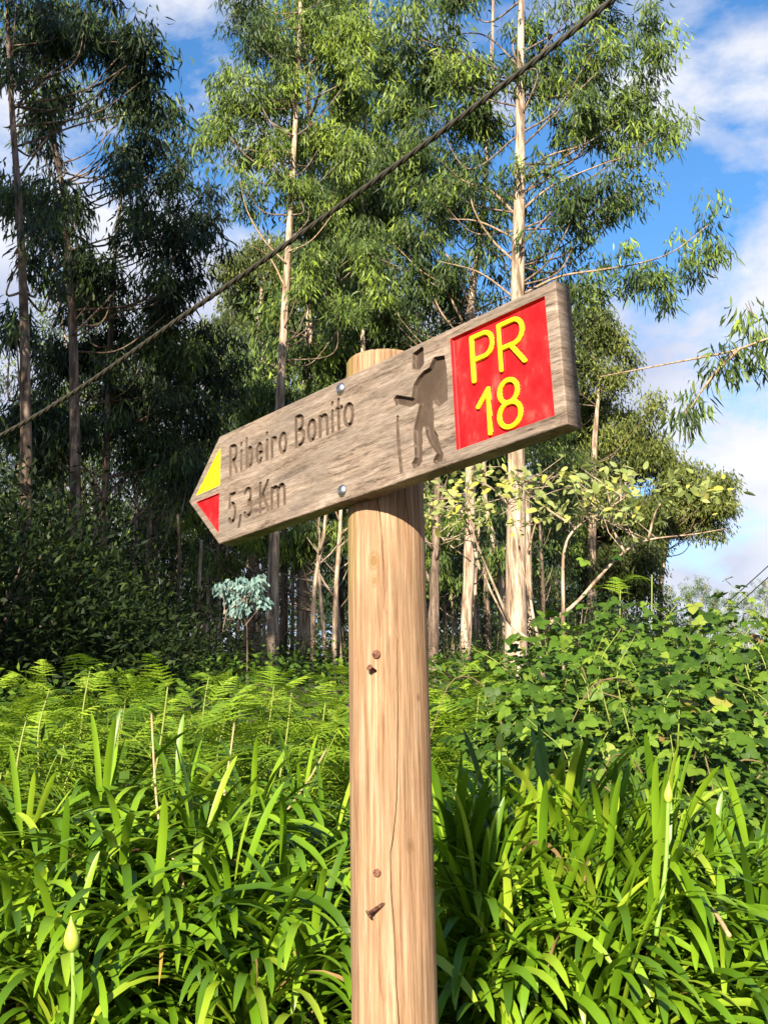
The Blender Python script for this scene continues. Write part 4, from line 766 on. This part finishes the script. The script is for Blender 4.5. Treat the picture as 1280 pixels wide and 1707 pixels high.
# ------------------------------------------------------------------ pale-leaved small tree
def pale_tree():
    Y = 8.5; base = at(905, 1130, Y); base[2] = float(gz(base[0], Y)); r = thing('pale_leaved_tree', 'small tree with pale yellow-green broad leaves below the right end of the sign', 'tree', base)
    lm = [[(905, 1130), (900, 1080), (887, 1020), (880, 960), (885, 900), (900, 850)], [(900, 1080), (850, 1040), (820, 990), (800, 950), (730, 890), (712, 840)], [(850, 1040), (800, 920), (775, 850)], [(940, 1120), (938, 1000), (940, 920), (960, 880), (1010, 850), (1040, 830)], [(915, 1040), (960, 1005), (1000, 960), (1040, 920), (1080, 900), (1160, 890), (1215, 880)], [(885, 1000), (870, 940), (860, 880), (840, 830)], [(1040, 920), (1020, 880), (1010, 850)], [(960, 880), (900, 840), (860, 800)], [(1080, 900), (1090, 860), (1100, 840)], [(800, 950), (780, 880), (760, 830)]]
    ends = []
    for k, l in enumerate(lm):
        P = np.array([at(px, py, Y+(.12*math.sin(k*2.1))*j) for j, (px, py) in enumerate(l)]); P = smooth_path(P, 5); v, f = tube(P-base, np.linspace(.018 if k in (0, 3, 4) else .012, .004, len(P)), 7, .05)
        link('trunk' if k == 0 else 'branch', mesh_np('branch', v, f, None, True, BARK), r); ends += list(P[len(P)//2:])
    lmsh = [mesh_np('leaf', *ovate(.12, .052, (0, 0, 0), 0, .25), None, True, PALE), mesh_np('leaf', *ovate(.095, .045, (0, 0, 0), 0, -.1), None, True, PALE)]
    tw = Acc(); ends = np.array(ends)
    cl = []
    for k in range(58):
        cx_ = rng.uniform(700, 1215); t0_ = 785+.00009*(cx_-880)**2*(1 if cx_ > 880 else .6); cl.append((cx_, t0_+rng.random()**1.2*np.interp(cx_, [700, 950, 1215], [120, 100, 40]), rng.uniform(14, 30)))
    for k in range(290):
        c_ = cl[int(rng.integers(58))]; px = c_[0]+rng.normal(0, c_[2]*.8); top = 775+.00009*(px-880)**2*(1 if px > 880 else .6); py = c_[1]+rng.normal(0, c_[2]*.45)
        if px > 1100 and rng.random() < .45: continue
        p = at(px, py, Y+rng.normal(0, .4)); o_ = link('leaf', lmsh[k % 2], r); rot = look_rot(norm(np.array([0, -.5, .6])+rng.normal(0, .55, 3)), rng.uniform(0, 6.28))
        o_.matrix_local = Matrix.Translation(p-base) @ rot.to_4x4() @ Matrix.Scale(rng.uniform(.55, 1.05), 4)
        if k % 2 == 0 and px < 1060:
            e = ends[int(np.argmin(np.linalg.norm(ends-p, axis=1)+rng.random(len(ends))*.15))]; v, f = tube([e-base, (e+p)/2-base+rng.normal(0, .03, 3), p-base], [.005, .004, .002], 4, cap=False); tw.add(v, f)
    fo = Acc(); lv = [ovate(.1, .045, (0, 0, 0), 0, .2), ovate(.085, .04, (0, 0, 0), 0, -.1)]
    for k in range(520):
        c_ = cl[int(rng.integers(58))]; px = c_[0]+rng.normal(0, c_[2]); py = c_[1]+rng.normal(0, c_[2]*.5)
        if px > 1060 and rng.random() < .6: continue
        p = at(px, py, Y+rng.normal(0, .45)); v, f = lv[k % 2]; rot = np.array(look_rot(norm(np.array([0, -.4, .6])+rng.normal(0, .6, 3)), rng.uniform(0, 6.28))); fo.add((v*rng.uniform(.55, 1.05))@rot.T+p-base, f, rng.random())
    link('foliage', fo.mesh('foliage', PALE_S, True), r, kind='stuff'); link('twig', tw.mesh('twig', BARK, True), r)
pale_tree()

# ------------------------------------------------------------------ agapanthus
def strap(L0, w0, e0, bend, twist, mat):
    s = np.array([0, .12, .25, .38, .5, .62, .74, .84, .92, .97, 1]); n = 11; e = e0 - bend*s**1.35; ds = np.diff(s)*L0; x = np.concatenate([[0], np.cumsum(np.cos(e[:-1])*ds)]); z = np.concatenate([[0], np.cumsum(np.sin(e[:-1])*ds)])
    wv = w0*.5*np.interp(s, [0, .15, .45, .75, .9, .965, 1], [.7, .8, 1, .98, .78, .42, .08]); V_ = []
    for k in range(n):
        tw = twist*s[k]; nx_, nz_ = -math.sin(e[k]), math.cos(e[k])
        for sg in (-1, 0, 1):
            y = sg*wv[k]*math.cos(tw); h = abs(sg)*wv[k]*.22 + sg*wv[k]*math.sin(tw); V_.append((x[k]+nx_*h, y, z[k]+nz_*h))
    T_ = []
    for k in range(n-1):
        for c in (0, 1): a = k*3+c; T_ += [(a, a+1, a+4), (a, a+4, a+3)]
    return mesh_np('leaf', np.array(V_), np.array(T_), None, True, mat)
g_ = np.random.default_rng(55)
STR_UP = [strap(g_.uniform(.32, .46), g_.uniform(.018, .025), R_(g_.uniform(64, 86)), g_.uniform(.3, 1.6), g_.normal(0, .3), AGA) for _ in range(12)]
STR_MID = [strap(g_.uniform(.38, .54), g_.uniform(.02, .028), R_(g_.uniform(40, 68)), g_.uniform(1.5, 2.4), g_.normal(0, .3), AGA) for _ in range(18)]
STR_DN = [strap(g_.uniform(.38, .56), g_.uniform(.02, .028), R_(g_.uniform(0, 40)), g_.uniform(.8, 1.5), g_.normal(0, .3), AGA) for _ in range(18)]
STR_DEAD = [strap(g_.uniform(.35, .5), g_.uniform(.007, .012), R_(g_.uniform(30, 60)), g_.uniform(1.4, 2.4), g_.normal(0, 1.2), AGA_Y) for _ in range(4)]
AG = 'agapanthus plants along the foot of the bank'
def aga(label, x, y, n, up, s=1.0, lean=(0, 0), z=None):
    r = thing('agapanthus_plant', label, 'plant', (x, y, float(gz(x, y)) if z is None else z), AG)
    for k in range(n):
        t_ = (k+.5)/n; pool = STR_UP if t_ < up else (STR_MID if t_ < up+.45*(1-up) else STR_DN)
        if random.random() < .016: pool = STR_DEAD
        o_ = link('leaf', random.choice(pool), r); a = k*2.39996 + random.gauss(0, .25); rr = .01+.05*t_
        o_.location = (math.cos(a)*rr, math.sin(a)*rr, .07-.13*t_+random.uniform(-.02, .02))
        o_.rotation_euler = (random.gauss(0, .07)+lean[0], random.gauss(0, .07)+lean[1], a); sc = s*random.uniform(.78, 1.1); o_.scale = (sc, sc, sc)
    return r
def scape(root, px0, py0, px1, py1, Y, bud_l=.07, bud_r=.016):
    p1 = at(px1, py1, Y); p0 = at(px0, py0, Y); org = np.array(root.location); P = smooth_path([p0, (p0+p1)/2+np.array([.006, 0, 0]), p1], 8)
    st = link('flower_stalk', mesh_np('flower_stalk', *[(q-org if k == 0 else q) for k, q in enumerate(tube(P, np.linspace(.0046, .0033, len(P)), 8))], None, True, STEMG), root)
    d = norm(P[-1]-P[-3]); s = np.linspace(0, 1, 10); rr = bud_r*np.array([.3, .72, .95, 1, .93, .78, .58, .36, .18, .04]); B = P[-1]+d*(s[:, None]*bud_l)-d*.004
    link('bud', mesh_np('bud', *[(q-org if k == 0 else q) for k, q in enumerate(tube(B, rr, 12))], None, True, BUDM), st)
hearts = [  # label, photo pixel of the rosette's heart, distance, leaves, share of upright leaves
 ('big agapanthus rosette in the middle of the left mound', 330, 1470, 2.50, 132, 0.04), ('agapanthus rosette left of the middle of the left mound', 200, 1500, 2.40, 108, 0.03), ('agapanthus rosette above the drooping bud at left', 100, 1540, 2.35, 96, 0.03),
 ('agapanthus rosette at the left edge, upper one', 40, 1450, 2.60, 96, 0.06), ('agapanthus rosette at the top right of the left mound', 420, 1420, 2.75, 96, 0.06), ('agapanthus rosette at the very top of the left mound', 300, 1400, 2.85, 96, 0.06), ('agapanthus rosette between the left mound and the post', 470, 1530, 2.40, 102, 0.04),
 ('agapanthus rosette touching the left side of the post', 545, 1480, 2.60, 96, 0.06), ('agapanthus rosette low under the middle of the left mound', 380, 1600, 2.20, 108, 0.03), ('agapanthus rosette low right of the drooping bud', 250, 1610, 2.15, 102, 0.03), ('agapanthus rosette at the lower left corner', 110, 1690, 2.05, 96, 0.03),
 ('agapanthus rosette low by the left foot of the post', 520, 1650, 2.10, 102, 0.03), ('agapanthus rosette at the left edge, lower one', 10, 1610, 2.20, 90, 0.03), ('agapanthus rosette behind the left mound near the ferns', 170, 1410, 2.80, 90, 0.06), ('agapanthus rosette at the foot of the leaning dead stalk', 500, 1420, 2.90, 90, 0.06), ('agapanthus rosette at the bottom edge left of the post', 410, 1700, 2.00, 90, 0.03),
 ('upright agapanthus rosette just right of the post', 760, 1430, 2.36, 85, 0.45), ('upright agapanthus rosette under the thin flower bud', 840, 1420, 2.42, 85, 0.50), ('upright agapanthus rosette in the middle of the right clump', 930, 1410, 2.42, 90, 0.50), ('agapanthus rosette left of the tall flower bud', 1010, 1440, 2.36, 85, 0.41),
 ('agapanthus rosette right of the post, second row', 800, 1520, 2.21, 85, 0.27), ('agapanthus rosette in the heart of the right clump', 900, 1520, 2.24, 90, 0.32), ('agapanthus rosette in front of the tall flower bud', 1000, 1530, 2.21, 85, 0.27), ('agapanthus rosette carrying the tall flower bud at right', 1100, 1500, 2.27, 85, 0.23), ('agapanthus rosette behind the dry twig at right', 1180, 1480, 2.36, 80, 0.18), ('agapanthus rosette at the right edge beside the dry twig', 1255, 1540, 2.24, 80, 0.14),
 ('agapanthus rosette low in front of the right clump', 850, 1620, 2.15, 85, 0.18), ('agapanthus rosette low under the heart of the right clump', 960, 1640, 2.10, 85, 0.18), ('agapanthus rosette low under the tall flower bud', 1080, 1620, 2.15, 85, 0.14), ('agapanthus rosette at the lower right corner', 1210, 1650, 2.10, 80, 0.09), ('agapanthus rosette low by the right foot of the post', 765, 1640, 2.10, 80, 0.18), ('agapanthus rosette directly below the brambles', 1100, 1420, 2.48, 75, 0.32), ('agapanthus rosette at the right edge below the brambles', 1260, 1450, 2.45, 75, 0.18), ('agapanthus rosette at the bottom edge right of the post', 1010, 1710, 2.00, 75, 0.14)]
STEMB = bark_mat('agapanthus_stem', (.1, .06, .03), (.2, .13, .06), (.3, .24, .1), (40, 40, 20))
made = {}
for lb, px, py, yy, n, up in hearts:
    q = at(px, py, yy); z0 = float(gz(q[0], yy)); h = max(q[2]-(.045 if px < 600 else .13)-z0, .03); r = made[lb] = aga(lb, q[0], yy, int(n*1.6), up*.8, .71, (0, 0), z0+h)
    link('stem', mesh_np('stem', *tube([[0, .01, -h-.1], [.004, 0, -h*.5], [0, 0, .03]], [.03, .026, .022], 8, .08), None, True, STEMB), r)
scape(made['upright agapanthus rosette under the thin flower bud'], 814, 1500, 832, 1250, 2.3, .05, .0085)
scape(made['agapanthus rosette carrying the tall flower bud at right'], 1093, 1560, 1113, 1336, 2.05, .042, .0085)
scape(made['agapanthus rosette above the drooping bud at left'], 112, 1760, 121, 1583, 1.78, .054, .0125)
def dry(label, pts_, Y, r=.0032):
    P = smooth_path([at(px, py, Y-.1*j) for j, (px, py) in enumerate(pts_)], 6); org = P[0]; o_ = link('dry_stalk', mesh_np('dry_stalk', *[(q-org if k == 0 else q) for k, q in enumerate(tube(P, np.linspace(r*.7, r*1.1, len(P)), 7, .06))], None, True, DRY)); o_.location = org
    o_['label'] = label; o_['category'] = 'dead stalk'; o_['group'] = 'dead flower stalks standing in the agapanthus'
dry('tall dead flower stalk standing up from the left mound', [(253, 1190), (257, 1270), (263, 1350), (275, 1410), (300, 1450), (310, 1520)], 2.75)
dry('short dead stalk with broken top behind the left mound', [(391, 1205), (384, 1260), (375, 1315), (372, 1400)], 3.1)
dry('dead stalk leaning to the right toward the post', [(545, 1248), (515, 1300), (480, 1350), (455, 1395), (440, 1460)], 2.95)
dry('dry twig lying in the leaves at the lower right', [(1130, 1475), (1165, 1500), (1190, 1520), (1215, 1560)], 2.25, .0038)
